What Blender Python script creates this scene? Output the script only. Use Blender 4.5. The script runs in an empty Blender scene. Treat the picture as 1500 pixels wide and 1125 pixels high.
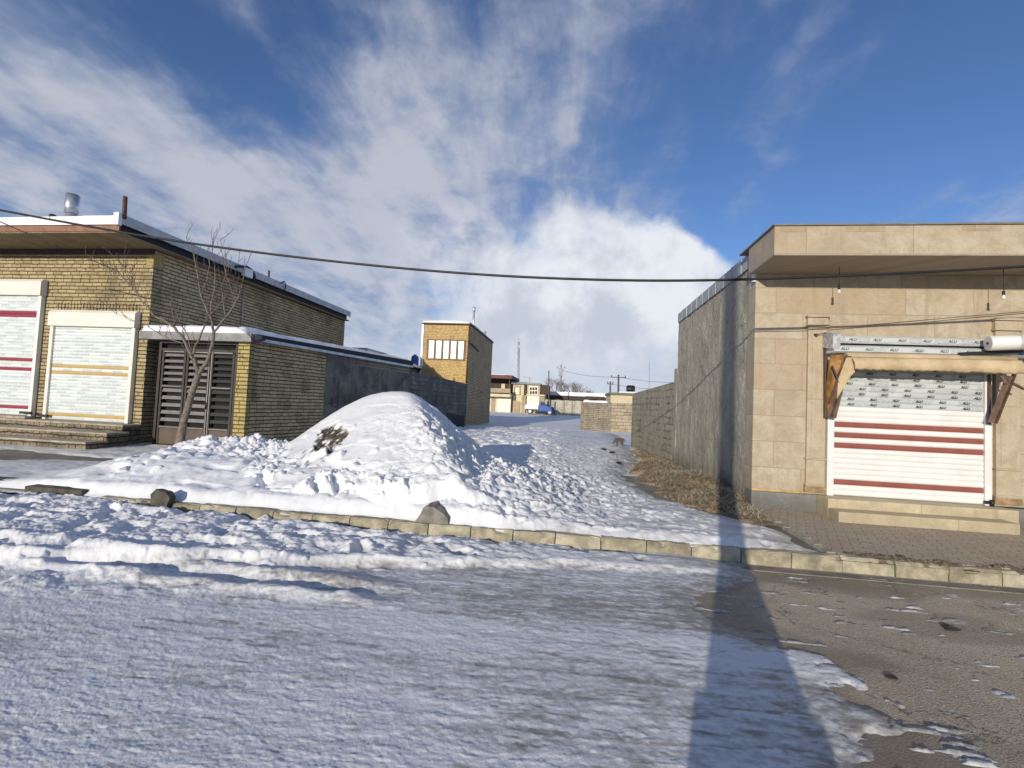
import bpy, bmesh, math, random
import numpy as np
from mathutils import Vector, Matrix

random.seed(7)
C = bpy.context.scene.collection
SC = bpy.context.scene
rad = math.radians

# ------------------------------------------------------------------ camera
EYE = 1.6
FPX = 665.0                      # focal length in photo pixels (1500 wide)
YAW, PITCH, ROLL = rad(-7.5), rad(2.5), rad(2.55)
_f = np.array([math.sin(YAW)*math.cos(PITCH), math.cos(YAW)*math.cos(PITCH), math.sin(PITCH)])
_r0 = np.array([math.cos(YAW), -math.sin(YAW), 0.0]); _u0 = np.cross(_r0, _f)
_r = math.cos(ROLL)*_r0 + math.sin(ROLL)*_u0
_u = math.cos(ROLL)*_u0 - math.sin(ROLL)*_r0
cam_d = bpy.data.cameras.new('camera'); cam = bpy.data.objects.new('camera', cam_d); C.objects.link(cam)
cam_d.sensor_width = 36; cam_d.lens = FPX/1500*36; cam_d.clip_start = 0.05; cam_d.clip_end = 5000
mw = Matrix(((_r[0], _u[0], -_f[0], 0), (_r[1], _u[1], -_f[1], 0), (_r[2], _u[2], -_f[2], EYE), (0, 0, 0, 1)))
cam.matrix_world = mw
SC.camera = cam

def ray(px, py):
    return _r*((px-750)/FPX) - _u*((py-562.5)/FPX) + _f
def atZ(px, py, z):
    d = ray(px, py); t = (z-EYE)/d[2]; p = d*t; return np.array([p[0], p[1], p[2]+EYE])
def atY(px, py, Y):
    d = ray(px, py); p = d*(Y/d[1]); return np.array([p[0], p[1], p[2]+EYE])
def atX(px, py, X):
    d = ray(px, py); p = d*(X/d[0]); return np.array([p[0], p[1], p[2]+EYE])

# ------------------------------------------------------------------ sun, sky, exposure
SUN_AZ, SUN_EL = rad(16.5), rad(12.0)     # light travels towards azimuth 16 deg right of +Y
sd = bpy.data.lights.new('sun', 'SUN'); sun = bpy.data.objects.new('sun', sd); C.objects.link(sun)
sd.energy = 3.2; sd.angle = rad(0.5); sd.color = (1.0, 0.90, 0.74)
sun.rotation_mode = 'QUATERNION'
sun.rotation_quaternion = Vector((math.sin(SUN_AZ)*math.cos(SUN_EL), math.cos(SUN_AZ)*math.cos(SUN_EL), -math.sin(SUN_EL))).to_track_quat('-Z', 'Y')
SC.view_settings.view_transform = 'Standard'; SC.view_settings.look = 'None'
SC.view_settings.gamma = 1.0; SC.view_settings.exposure = 0.36
SC.cycles.max_bounces = 6; SC.cycles.diffuse_bounces = 3; SC.cycles.glossy_bounces = 3
SC.cycles.use_denoising = True

class NT:
    """small helper for building node trees"""
    def __init__(s, tree): s.t = tree; s.n = tree.nodes; s.l = tree.links
    def put(s, sock, v):
        if v is None: return
        if hasattr(v, 'is_output') or isinstance(v, bpy.types.NodeSocket): s.l.new(v, sock)
        else: sock.default_value = v
    def node(s, typ, ins=None, **props):
        n = s.n.new(typ)
        for k, v in props.items(): setattr(n, k, v)
        for k, v in (ins or {}).items(): s.put(n.inputs[k], v)
        return n
    def math(s, op, a, b=0.0, c=None, clamp=False):
        n = s.n.new('ShaderNodeMath'); n.operation = op; n.use_clamp = clamp
        s.put(n.inputs[0], a); s.put(n.inputs[1], b)
        if c is not None: s.put(n.inputs[2], c)
        return n.outputs[0]
    def vmath(s, op, a, b=None, out=0):
        n = s.n.new('ShaderNodeVectorMath'); n.operation = op
        s.put(n.inputs[0], a)
        if b is not None: s.put(n.inputs['Scale' if op == 'SCALE' else 1], b)
        return n.outputs[out]
    def mix(s, f, a, b, blend='MIX'):
        n = s.n.new('ShaderNodeMix'); n.data_type = 'RGBA'; n.blend_type = blend; n.clamp_factor = True
        s.put(n.inputs[0], f); s.put(n.inputs[6], col(a)); s.put(n.inputs[7], col(b)); return n.outputs[2]
    def ramp(s, f, lo, hi, a=0.0, b=1.0):
        n = s.n.new('ShaderNodeMapRange'); n.interpolation_type = 'SMOOTHSTEP'
        s.put(n.inputs[0], f); n.inputs[1].default_value = lo; n.inputs[2].default_value = hi
        n.inputs[3].default_value = a; n.inputs[4].default_value = b; return n.outputs[0]
    def noise(s, vec, scale, detail=4, rough=0.55, dist=0.0, out='Fac'):
        n = s.n.new('ShaderNodeTexNoise'); n.inputs['Scale'].default_value = scale
        n.inputs['Detail'].default_value = detail; n.inputs['Roughness'].default_value = rough
        n.inputs['Distortion'].default_value = dist
        if vec is not None: s.l.new(vec, n.inputs['Vector'])
        return n.outputs[out]
    def bump(s, h, strength=0.4, dist=0.01, normal=None):
        n = s.n.new('ShaderNodeBump'); n.inputs['Strength'].default_value = strength; n.inputs['Distance'].default_value = dist
        s.l.new(h, n.inputs['Height'])
        if normal is not None: s.l.new(normal, n.inputs['Normal'])
        return n.outputs[0]
def col(v):
    if isinstance(v, tuple) and len(v) == 3: return (*v, 1.0)
    return v

world = bpy.data.worlds.new('World'); SC.world = world; world.use_nodes = True
def build_world():
    w = NT(world.node_tree); w.n.clear()
    sky = w.node('ShaderNodeTexSky', sky_type='NISHITA', sun_disc=False, sun_elevation=SUN_EL, sun_rotation=SUN_AZ+math.pi,
                 altitude=1500, air_density=1.0, dust_density=0.3, ozone_density=2.5)
    tc = w.node('ShaderNodeTexCoord'); d = w.vmath('NORMALIZE', tc.outputs['Generated'])
    sep = w.node('ShaderNodeSeparateXYZ', {0: d}); x, y, z = sep.outputs
    zc = w.math('MAXIMUM', z, 0.0)
    zz = w.math('ADD', zc, 0.16)
    p = w.node('ShaderNodeCombineXYZ', {0: w.math('DIVIDE', x, zz), 1: w.math('DIVIDE', y, zz), 2: 0.37}).outputs[0]
    # wind-drawn streaks: rotate so that they run towards the far right, then squeeze
    rot = w.node('ShaderNodeMapping', {'Vector': p, 'Rotation': (0, 0, rad(12)), 'Scale': (1.25, 0.40, 1.0)}).outputs[0]
    warp = w.vmath('ADD', rot, w.vmath('SCALE', w.vmath('SUBTRACT', w.noise(rot, 1.1, 3, 0.5, out='Color'), (0.5, 0.5, 0.5)), 0.7))
    n1 = w.noise(warp, 1.7, 7, 0.55)
    n2 = w.noise(w.vmath('MULTIPLY', warp, (1.0, .55, 1.0)), 5.5, 8, 0.62)
    dome = w.noise(w.vmath('ADD', d, w.vmath('SCALE', w.vmath('SUBTRACT', w.noise(d, 5, 4, 0.6, out='Color'), (0.5, 0.5, 0.5)), 0.12)), 7.0, 7, 0.58)
    def blob(px, py, size, wt):
        v = ray(px, py); v = v/np.linalg.norm(v)
        dist = w.vmath('DISTANCE', d, tuple(v), out=1)
        g = w.math('POWER', 2.718, w.math('MULTIPLY', w.math('POWER', dist, 2.0), -1.0/size**2))
        return w.math('MULTIPLY', g, wt)
    bias = None
    for b in ((60, 120, .22, .34), (-150, 200, .35, .35), (230, 240, .16, .25), (420, 300, .22, .35), (600, 330, .30, .42), (560, 120, .15, .30), (700, 170, .14, .25),
              (860, 110, .15, .30), (760, 260, .2, .25), (880, 430, .25, .40), (540, 450, .33, .75), (800, 560, .5, .45), (940, 530, .16, .6), (200, 480, .4, .55),
              (335, 95, .14, -.75), (690, 30, .08, -.38), (430, 200, .06, -.45), (230, 10, .07, -.15), (640, 240, .05, -.2), (800, 60, .05, -.1),
              (1330, 170, .40, -.50), (1130, 310, .16, -.45), (1080, 120, .17, -.22), (1000, 30, .1, -.05), (930, 270, .07, -.22), (60, 300, .10, -.10),
              (1500, 318, .06, .75), (990, 205, .045, .38), (1150, 95, .10, .42), (1200, 210, .10, .22), (1030, 60, .07, .25), (1330, 250, .2, .10)):
        v = blob(*b); bias = v if bias is None else w.math('ADD', bias, v)
    puff = w.noise(w.vmath('ADD', p, w.vmath('SCALE', w.vmath('SUBTRACT', w.noise(p, 2.0, 4, 0.6, out='Color'), (0.5, 0.5, 0.5)), 0.5)), 1.9, 7, 0.55)
    dv = w.vmath('DISTANCE', d, (-.05, -.88, .47), out=1)  # added cloud bank behind the view, whitens the fill light from the sky
    bias = w.math('ADD', bias, w.math('MULTIPLY', w.math('POWER', 2.718, w.math('MULTIPLY', w.math('POWER', dv, 2.0), -1.6)), .75))
    bias = w.math('SUBTRACT', w.math('MULTIPLY', bias, .62), .02)
    def amp(n, k): return w.math('MULTIPLY', w.math('SUBTRACT', n, .5), k)
    dens = w.math('ADD', bias, w.math('ADD', w.math('ADD', amp(n1, 1.7), amp(n2, .42)), w.math('ADD', amp(puff, 2.0), amp(dome, .7))))
    cov = w.math('MULTIPLY', w.ramp(dens, -.12, .92), .86)
    thick = w.ramp(w.math('ADD', w.math('MULTIPLY', dens, .35), w.math('ADD', amp(puff, 1.6), w.math('ADD', amp(n2, .8), amp(dome, .9)))), -.20, .62)
    cb = w.math('ADD', w.math('ADD', blob(900, 440, .17, 1.0), blob(1000, 410, .10, .6)), w.math('ADD', blob(720, 470, .30, .95), w.math('MULTIPLY', w.math('SUBTRACT', dome, 0.5), 1.3)))
    rightness = w.ramp(w.math('ADD', blob(1040, 400, .2, 1.0), 0.0), .2, .7)
    cum = w.math('ADD', w.math('MULTIPLY', w.ramp(cb, 0.50, 0.86), rightness), w.math('MULTIPLY', w.ramp(cb, 0.40, 1.15), w.math('SUBTRACT', 1.0, rightness)))
    hole = w.math('ADD', blob(880, 480, .09, .4), w.math('ADD', blob(680, 520, .25, .5), w.math('MULTIPLY', w.math('SUBTRACT', w.noise(d, 9, 6, .6), 0.5), 2.4)))
    shade = w.ramp(hole, -0.05, 0.75)
    skyc = w.mix(1.0, sky.outputs[0], (SKY_T[0], SKY_T[1], SKY_T[2], 1), 'MULTIPLY')
    ccol = w.mix(thick, CLOUD_THIN, CLOUD_THICK)
    c1 = w.mix(cov, skyc, ccol)
    c2 = w.mix(cum, c1, w.mix(shade, CLOUD_LIT, CLOUD_GREY))
    c3 = w.mix(w.ramp(z, 0.20, -0.02), c2, CLOUD_HORIZON)
    bg = w.node('ShaderNodeBackground', {'Color': c3, 'Strength': SKY_STRENGTH})
    out = w.node('ShaderNodeOutputWorld'); w.l.new(bg.outputs[0], out.inputs[0])
SKY_STRENGTH = 0.15
SKY_T = (0.56, 0.62, 0.76)
CLOUD_THIN = (1.35, 1.7, 2.5); CLOUD_THICK = (2.95, 3.05, 3.4); CLOUD_LIT = (4.25, 4.4, 4.7); CLOUD_GREY = (2.9, 3.15, 3.65); CLOUD_HORIZON = (3.1, 3.4, 3.95)
build_world()

# ------------------------------------------------------------------ object helpers
def tag(o, label=None, cat=None, group=None, kind=None):
    if label: o['label'] = label
    if cat: o['category'] = cat
    if group: o['group'] = group
    if kind: o['kind'] = kind
    return o
def thing(name, label, cat, loc=(0, 0, 0), group=None):
    o = bpy.data.objects.new(name, None); C.objects.link(o); o.location = loc; o.empty_display_size = 0.2
    return tag(o, label, cat, group)

class MB:
    def __init__(s): s.v = []; s.f = []; s.m = []; s.sm = []
    def add(s, vs, fs, mi=0, smooth=False):
        b = len(s.v); s.v += [tuple(map(float, p)) for p in vs]
        for f in fs: s.f.append([b+i for i in f]); s.m.append(mi); s.sm.append(smooth)
        return s
    def box(s, x0, x1, y0, y1, z0, z1, mi=0):
        return s.add([(x0,y0,z0),(x1,y0,z0),(x1,y1,z0),(x0,y1,z0),(x0,y0,z1),(x1,y0,z1),(x1,y1,z1),(x0,y1,z1)],
                     [(3,2,1,0),(4,5,6,7),(0,1,5,4),(1,2,6,5),(2,3,7,6),(3,0,4,7)], mi)
    def obox(s, p0, p1, w, h, up=(0,0,1), mi=0):
        """bar of section w x h from p0 to p1"""
        p0, p1 = Vector(p0), Vector(p1); d = (p1-p0).normalized(); up = Vector(up)
        a = d.cross(up)
        if a.length < 1e-4: a = d.cross(Vector((1,0,0)))
        a.normalize(); b = a.cross(d).normalized()
        vs = []
        for p in (p0, p1):
            for sx, sy in ((-1,-1),(1,-1),(1,1),(-1,1)): vs.append(p + a*(sx*w/2) + b*(sy*h/2))
        return s.add(vs, [(0,1,2,3),(7,6,5,4),(0,4,5,1),(1,5,6,2),(2,6,7,3),(3,7,4,0)], mi)
    def prism(s, poly, axis, t0, t1, mi=0):
        """polygon in the two other axes, extruded along axis"""
        n = len(poly); vs = []
        for t in (t0, t1):
            for a, b in poly:
                vs.append({'x': (t, a, b), 'y': (a, t, b), 'z': (a, b, t)}[axis])
        fs = [tuple(range(n))[::-1], tuple(range(n, 2*n))] + [(i, (i+1) % n, n+(i+1) % n, n+i) for i in range(n)]
        return s.add(vs, fs, mi)
    def tube(s, pts, r, n=8, mi=0, cap=True):
        pts = [Vector(p) for p in pts]; m = len(pts)
        if not hasattr(r, '__len__'): r = [r]*m
        vs = []; up = None
        for i, p in enumerate(pts):
            d = (pts[min(i+1, m-1)] - pts[max(i-1, 0)])
            d = d.normalized() if d.length > 1e-9 else Vector((0,0,1))
            if up is None:
                up = Vector((0,0,1)) if abs(d.z) < .9 else Vector((1,0,0))
            a = d.cross(up)
            if a.length < 1e-3: a = d.cross(Vector((0.3,1,0.2)))
            a.normalize(); up = a.cross(d).normalized()
            for k in range(n):
                t = 2*math.pi*k/n; vs.append(p + (a*math.cos(t) + up*math.sin(t))*r[i])
        fs = [(i*n+k, i*n+(k+1) % n, (i+1)*n+(k+1) % n, (i+1)*n+k) for i in range(m-1) for k in range(n)]
        b0 = len(s.f)
        s.add(vs, fs, mi, True)
        if cap:
            b = len(s.v)-m*n
            s.f.append([b+k for k in range(n)][::-1]); s.m.append(mi); s.sm.append(False)
            s.f.append([b+(m-1)*n+k for k in range(n)]); s.m.append(mi); s.sm.append(False)
        return s
    def build(s, name, mats, parent=None, bevel=0.0):
        me = bpy.data.meshes.new(name); me.from_pydata(s.v, [], s.f)
        if not isinstance(mats, (list, tuple)): mats = [mats]
        for m in mats: me.materials.append(m)
        me.polygons.foreach_set('material_index', s.m); me.polygons.foreach_set('use_smooth', s.sm)
        me.update()
        bm = bmesh.new(); bm.from_mesh(me); bmesh.ops.recalc_face_normals(bm, faces=bm.faces); bm.to_mesh(me); bm.free()
        o = bpy.data.objects.new(name, me); C.objects.link(o)
        if parent is not None:
            o.parent = parent; o.matrix_parent_inverse = Matrix.Translation(-Vector(parent_loc(parent)))
        if bevel > 0:
            md = o.modifiers.new('bevel', 'BEVEL'); md.width = bevel; md.segments = 2; md.limit_method = 'ANGLE'
        return o
def parent_loc(p):
    v = Vector((0,0,0)); q = p
    if q.type == 'EMPTY': v = Vector(q.location)
    return v

# ------------------------------------------------------------------ numpy noise
_rng = np.random.default_rng(11)
_PERM = _rng.permutation(4096); _VAL = _rng.random(4096)*2-1
def vnoise(x, y, seed=0):
    xi = np.floor(x).astype(np.int64); yi = np.floor(y).astype(np.int64)
    fx = x-xi; fy = y-yi
    ux = fx*fx*fx*(fx*(fx*6-15)+10); uy = fy*fy*fy*(fy*(fy*6-15)+10)
    def h(a, b): return _VAL[_PERM[(_PERM[(a + seed*131) & 4095] + b) & 4095]]
    return (h(xi,yi)*(1-ux)+h(xi+1,yi)*ux)*(1-uy) + (h(xi,yi+1)*(1-ux)+h(xi+1,yi+1)*ux)*uy
def fbm(x, y, octv=5, seed=0, gain=0.5, lac=2.03):
    a = 1.0; s = 0; t = 0; 
    for i in range(octv):
        s = s + a*vnoise(x, y, seed+i*7); t += a; a *= gain
        x, y = (x*0.8-y*0.6)*lac+3.1, (x*0.6+y*0.8)*lac-1.7
    return s/t
def ridged(x, y, octv=4, seed=0): 
    a = 1.0; s = 0; t = 0
    for i in range(octv):
        s = s + a*(1-np.abs(vnoise(x, y, seed+i*5))*2.0); t += a; a *= .5; x, y = (x*.8-y*.6)*2.1, (x*.6+y*.8)*2.1
    return s/t
def clods(x, y, seed=0):
    """broken, tilted flakes: cellular noise with a flat tilted facet per cell, 0..1"""
    xi = np.floor(x).astype(np.int64); yi = np.floor(y).astype(np.int64)
    f1 = np.full(x.shape, 9.0); f2 = np.full(x.shape, 9.0); hh = np.zeros(x.shape)
    def r(a, b, k): return _VAL[_PERM[(_PERM[(a + seed*131 + k*977) & 4095] + b) & 4095]]*.5+.5
    for ox in (-1, 0, 1):
        for oy in (-1, 0, 1):
            a, b = xi+ox, yi+oy
            px = a + r(a, b, 1); py = b + r(a, b, 2); dx, dy = x-px, y-py; d = dx*dx+dy*dy
            hgt = r(a, b, 3) + (r(a, b, 4)-.5)*1.1*dx + (r(a, b, 5)-.5)*1.1*dy
            near = d < f1
            f2 = np.where(near, f1, np.minimum(f2, d)); hh = np.where(near, hgt, hh); f1 = np.where(near, d, f1)
    e = np.sqrt(f2)-np.sqrt(f1)
    return np.clip(hh, 0, 1.3)*np.clip(e*4.0, 0, 1)**.6
def footprints(x, y, seed=0, dens=.5, ang=.6, L=.15, W=.065):
    """scattered boot pits with a small raised rim (negative inside)"""
    xi = np.floor(x).astype(np.int64); yi = np.floor(y).astype(np.int64); out = np.zeros(x.shape)
    def r(a, b, k): return _VAL[_PERM[(_PERM[(a + seed*131 + k*977) & 4095] + b) & 4095]]*.5+.5
    for ox in (-1, 0, 1):
        for oy in (-1, 0, 1):
            a, b = xi+ox, yi+oy; on = r(a, b, 6) < dens
            dx, dy = x-(a+r(a, b, 1)), y-(b+r(a, b, 2)); th = (r(a, b, 3)-.5)*2*ang
            u = dx*np.cos(th)+dy*np.sin(th); v = -dx*np.sin(th)+dy*np.cos(th); q = np.sqrt((u/W)**2+(v/L)**2)
            out = np.where(on, np.minimum(out, -np.clip(1.25-q, 0, 1)) + .28*np.exp(-((q-1.5)/.35)**2), out)
    return out
def sst(e0, e1, x):
    t = np.clip((x-e0)/(e1-e0), 0, 1); return t*t*(3-2*t)

def grid_mesh(name, X, Y, Z, mat, attrs=None, smooth=True):
    ny, nx = X.shape; n = nx*ny
    co = np.empty((n, 3), np.float32); co[:,0] = X.ravel(); co[:,1] = Y.ravel(); co[:,2] = Z.ravel()
    i = np.arange(n).reshape(ny, nx)
    q = np.stack([i[:-1,:-1], i[:-1,1:], i[1:,1:], i[1:,:-1]], -1).reshape(-1, 4).astype(np.int32)
    me = bpy.data.meshes.new(name); me.vertices.add(n); me.vertices.foreach_set('co', co.ravel())
    m = len(q); me.loops.add(m*4); me.loops.foreach_set('vertex_index', q.ravel())
    me.polygons.add(m); me.polygons.foreach_set('loop_start', np.arange(0, m*4, 4, dtype=np.int32))
    me.polygons.foreach_set('use_smooth', np.full(m, smooth))
    me.update(calc_edges=True)
    for k, a in (attrs or {}).items():
        at = me.attributes.new(k, 'FLOAT', 'POINT'); at.data.foreach_set('value', a.ravel().astype(np.float32))
    me.materials.append(mat)
    o = bpy.data.objects.new(name, me); C.objects.link(o); return o

# ------------------------------------------------------------------ materials
def new_mat(name):
    m = bpy.data.materials.new(name); m.use_nodes = True
    t = NT(m.node_tree); b = m.node_tree.nodes['Principled BSDF']; return m, t, b
def pos(t): return t.node('ShaderNodeNewGeometry').outputs['Position']
def wallvec(t):
    """position mapped so that u runs along any upright wall, v is height"""
    s = t.node('ShaderNodeSeparateXYZ', {0: pos(t)})
    return t.node('ShaderNodeCombineXYZ', {0: t.math('ADD', s.outputs[0], s.outputs[1]), 1: s.outputs[2], 2: 0.0}).outputs[0]
def plain(name, c, rough=0.6, metal=0.0, var=0.15, scale=6.0, bump=0.0, dirt=None):
    m, t, b = new_mat(name); p = pos(t)
    n = t.noise(p, scale, 6, 0.6)
    c1 = tuple(v*(1-var) for v in c); c2 = tuple(min(1, v*(1+var)) for v in c)
    cc = t.mix(t.ramp(n, .3, .7), c1, c2)
    if dirt:
        cc = t.mix(t.math('MULTIPLY', t.ramp(t.noise(p, 1.7, 8, .65), .45, .72), dirt[3]), cc, dirt[:3])
    t.put(b.inputs['Base Color'], cc); b.inputs['Roughness'].default_value = rough; b.inputs['Metallic'].default_value = metal
    if bump: t.put(b.inputs['Normal'], t.bump(t.noise(p, scale*8, 5, .6), bump, .01))
    return m
def brick(name, cols, mortar, bw, rh, ms, bump=1.0, dirt=(.05,.05,.035,.5), warp=.012, rough_edge=.02, mh=.011, streak=.0, smear=None):
    """courses with deep raked beds, thin heads, random stagger and one random tone per brick"""
    m, t, b = new_mat(name); v = wallvec(t)
    v2 = t.vmath('ADD', v, t.vmath('SCALE', t.vmath('SUBTRACT', t.noise(v, 4.5, 5, .65, out='Color'), (.5,.5,.5)), warp*2))
    sp = t.node('ShaderNodeSeparateXYZ', {0: v2}); u, z = sp.outputs[0], sp.outputs[1]
    rz = t.math('DIVIDE', z, rh); row = t.math('FLOOR', rz); fv = t.math('FRACT', rz)
    wr = t.node('ShaderNodeTexWhiteNoise', {'W': row}, noise_dimensions='1D').outputs['Value']
    ru = t.math('ADD', t.math('DIVIDE', u, bw), t.math('MULTIPLY', wr, 7.3)); cl = t.math('FLOOR', ru); fu = t.math('FRACT', ru)
    val = t.node('ShaderNodeTexWhiteNoise', {'Vector': t.node('ShaderNodeCombineXYZ', {0: cl, 1: row, 2: 0.0}).outputs[0]}, noise_dimensions='3D').outputs['Value']
    wob = t.math('MULTIPLY', t.math('SUBTRACT', t.noise(v, 17, 4, .7), .5), ms*1.3)
    bed = t.math('ADD', t.math('MULTIPLY', t.math('MINIMUM', fv, t.math('SUBTRACT', 1.0, fv)), rh), wob)
    head = t.math('ADD', t.math('MULTIPLY', t.math('MINIMUM', fu, t.math('SUBTRACT', 1.0, fu)), bw), wob)
    fac = t.math('MAXIMUM', t.ramp(bed, ms*.25, ms*.85, 1, 0), t.ramp(head, mh*.2, mh*.9, 1, 0))
    big = t.noise(v, .9, 6, .62)
    c = t.mix(val, cols[0], cols[1])
    c = t.mix(t.ramp(t.noise(v, 23, 4, .6), .42, .75, 0, .75), c, cols[2])
    c = t.mix(t.math('MULTIPLY', t.ramp(val, .80, .95), .55), c, tuple(k*.5 for k in cols[0]))
    c = t.mix(t.math('MULTIPLY', t.ramp(big, .46, .68), dirt[3]), c, dirt[:3])
    c = t.mix(fac, c, t.mix(t.ramp(t.noise(v, 3, 4), .4, .65), mortar, tuple(k*.5 for k in mortar)))
    if streak:
        st = t.noise(t.node('ShaderNodeMapping', {'Vector': v, 'Scale': (3.2, .35, 1)}).outputs[0], 1.0, 6, .6)
        c = t.mix(t.math('MULTIPLY', t.ramp(st, .5, .72), streak), c, dirt[:3])
    if smear:
        sm = t.ramp(t.math('ADD', t.noise(v, 1.3, 7, .68), t.math('MULTIPLY', t.math('SUBTRACT', t.noise(t.node('ShaderNodeMapping', {'Vector': v, 'Scale': (6, .8, 1)}).outputs[0], 1.0, 6, .65), .5), .6)), .44, .56)
        c = t.mix(sm, c, t.mix(t.ramp(t.noise(v, 11, 6, .7), .35, .65), tuple(k*.7 for k in smear), smear)); fac = t.math('MULTIPLY', fac, t.math('SUBTRACT', 1.0, sm))
    t.put(b.inputs['Base Color'], c); b.inputs['Roughness'].default_value = .88
    h = t.math('ADD', t.math('SUBTRACT', 1.0, fac), t.math('MULTIPLY', t.noise(v, 45, 4, .7), .45))
    h = t.math('ADD', h, t.math('MULTIPLY', val, .3))
    t.put(b.inputs['Normal'], t.bump(h, bump, rough_edge)); return m

BRICK_Y = brick('yellow_brick', ((.31,.235,.115),(.46,.365,.19),(.50,.43,.28)), (.075,.06,.042), .27, .098, .019, 1.0, dirt=(.13,.105,.06,.7), warp=.022)
BRICK_S = brick('shade_side_brick', ((.47,.345,.17),(.63,.485,.265),(.66,.55,.34)), (.07,.056,.04), .27, .098, .02, 1.0, dirt=(.13,.11,.05,.7), warp=.022)  # the front brick again, its tone changed for the shaded side
BRICK_T = brick('tower_brick', ((.50,.34,.13),(.62,.44,.19),(.66,.5,.27)), (.25,.18,.08), .24, .085, .010, .6, dirt=(.32,.22,.1,.4))
BRICK_TS = brick('rough_grey_brick', ((.56,.40,.21),(.74,.55,.32),(.46,.34,.2)), (.15,.105,.06), .2, .085, .02, 1.0, dirt=(.30,.22,.12,.5), warp=.03)
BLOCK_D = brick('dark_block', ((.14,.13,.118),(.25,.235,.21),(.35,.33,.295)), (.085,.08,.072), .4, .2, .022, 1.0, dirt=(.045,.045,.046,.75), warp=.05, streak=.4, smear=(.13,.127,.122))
BLOCK_F = brick('grey_block', ((.24,.205,.155),(.33,.285,.215),(.37,.33,.27)), (.15,.128,.10), .3, .11, .012, .9, dirt=(.19,.16,.12,.7), warp=.05, streak=.5)
BLOCK_R = brick('patchy_block', ((.30,.27,.20),(.42,.38,.29),(.20,.175,.13)), (.24,.215,.16), .40, .20, .03, 1.0, dirt=(.15,.13,.095,.75), warp=.12, streak=.6, mh=.03, smear=(.36,.325,.25))

def stone_mat(name, c0, c1, c2, bw=.93, rh=.405, uoff=0.0):
    m, t, b = new_mat(name); v = wallvec(t)
    v = t.vmath('ADD', v, (uoff, .02, 0))
    v2 = t.vmath('ADD', v, t.vmath('SCALE', t.vmath('SUBTRACT', t.noise(v, 3, 3, .5, out='Color'), (.5,.5,.5)), .02))
    br = t.node('ShaderNodeTexBrick', {'Vector': v2, 'Color1': (0,0,0,1), 'Color2': (1,1,1,1), 'Mortar': (.5,.5,.5,1), 'Scale': 1.0, 'Mortar Size': .007,
               'Mortar Smooth': .3, 'Bias': 0.0, 'Brick Width': bw, 'Row Height': rh}); br.offset = .43; br.squash = 1.35; br.squash_frequency = 3
    vv = t.vmath('ADD', v, t.vmath('SCALE', br.outputs['Color'], 3.0))
    w1 = t.noise(vv, 2.6, 9, .62, 1.2)
    vein = t.math('ABSOLUTE', t.math('SUBTRACT', t.noise(vv, 2.2, 6, .6, 2.2), .5))
    c = t.mix(br.outputs['Color'], c0, c1)
    c = t.mix(t.ramp(w1, .38, .68), c, c2)
    c = t.mix(t.math('MULTIPLY', t.ramp(t.noise(vv, 4.5, 8, .7, .8), .45, .68), .45), c, (c0[0]*.74, c0[1]*.70, c0[2]*.64))
    c = t.mix(t.ramp(vein, .0, .02, .16, 0), c, (.30,.215,.125))
    c = t.mix(t.math('MULTIPLY', t.ramp(br.outputs['Color'], .72, .92), .40), c, (c0[0]*.88, c0[1]*.74, c0[2]*.62))
    c = t.mix(t.ramp(t.noise(v, .8, 6, .6), .5, .75, 0, .35), c, (.36,.29,.2))
    c = t.mix(t.ramp(t.noise(v, 30, 6, .7), .35, .6, .22, 0), c, tuple(k*.6 for k in c0))
    s = t.node('ShaderNodeSeparateXYZ', {0: v})
    stain = t.math('MULTIPLY', t.ramp(t.noise(t.node('ShaderNodeMapping', {'Vector': v, 'Scale': (7, .5, 1)}).outputs[0], 1, 6, .65), .5, .72), .45)
    c = t.mix(stain, c, (.27,.21,.14))
    bs = t.math('MULTIPLY', t.ramp(t.math('ADD', s.outputs[1], t.math('MULTIPLY', t.noise(v, 2.2, 6, .65), 1.1)), 1.25, .75), .55)
    c = t.mix(bs, c, (.25,.205,.15))
    c = t.mix(t.math('MULTIPLY', br.outputs['Fac'], .6), c, (.235,.185,.125))
    t.put(b.inputs['Base Color'], c); b.inputs['Roughness'].default_value = .55
    h = t.math('SUBTRACT', t.math('MULTIPLY', w1, .4), t.math('MULTIPLY', br.outputs['Fac'], 1.0))
    t.put(b.inputs['Normal'], t.bump(h, .35, .01)); return m
STONE = stone_mat('travertine_cladding', (.37,.300,.205), (.455,.385,.280), (.48,.42,.325))
STONE_T = stone_mat('travertine_trim', (.395,.32,.22), (.45,.375,.265), (.48,.415,.315), bw=1.35, rh=1.9, uoff=.4)
STONE_S = stone_mat('step_stone', (.56,.48,.30), (.60,.52,.335), (.63,.56,.38), bw=1.2, rh=1.0)

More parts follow.
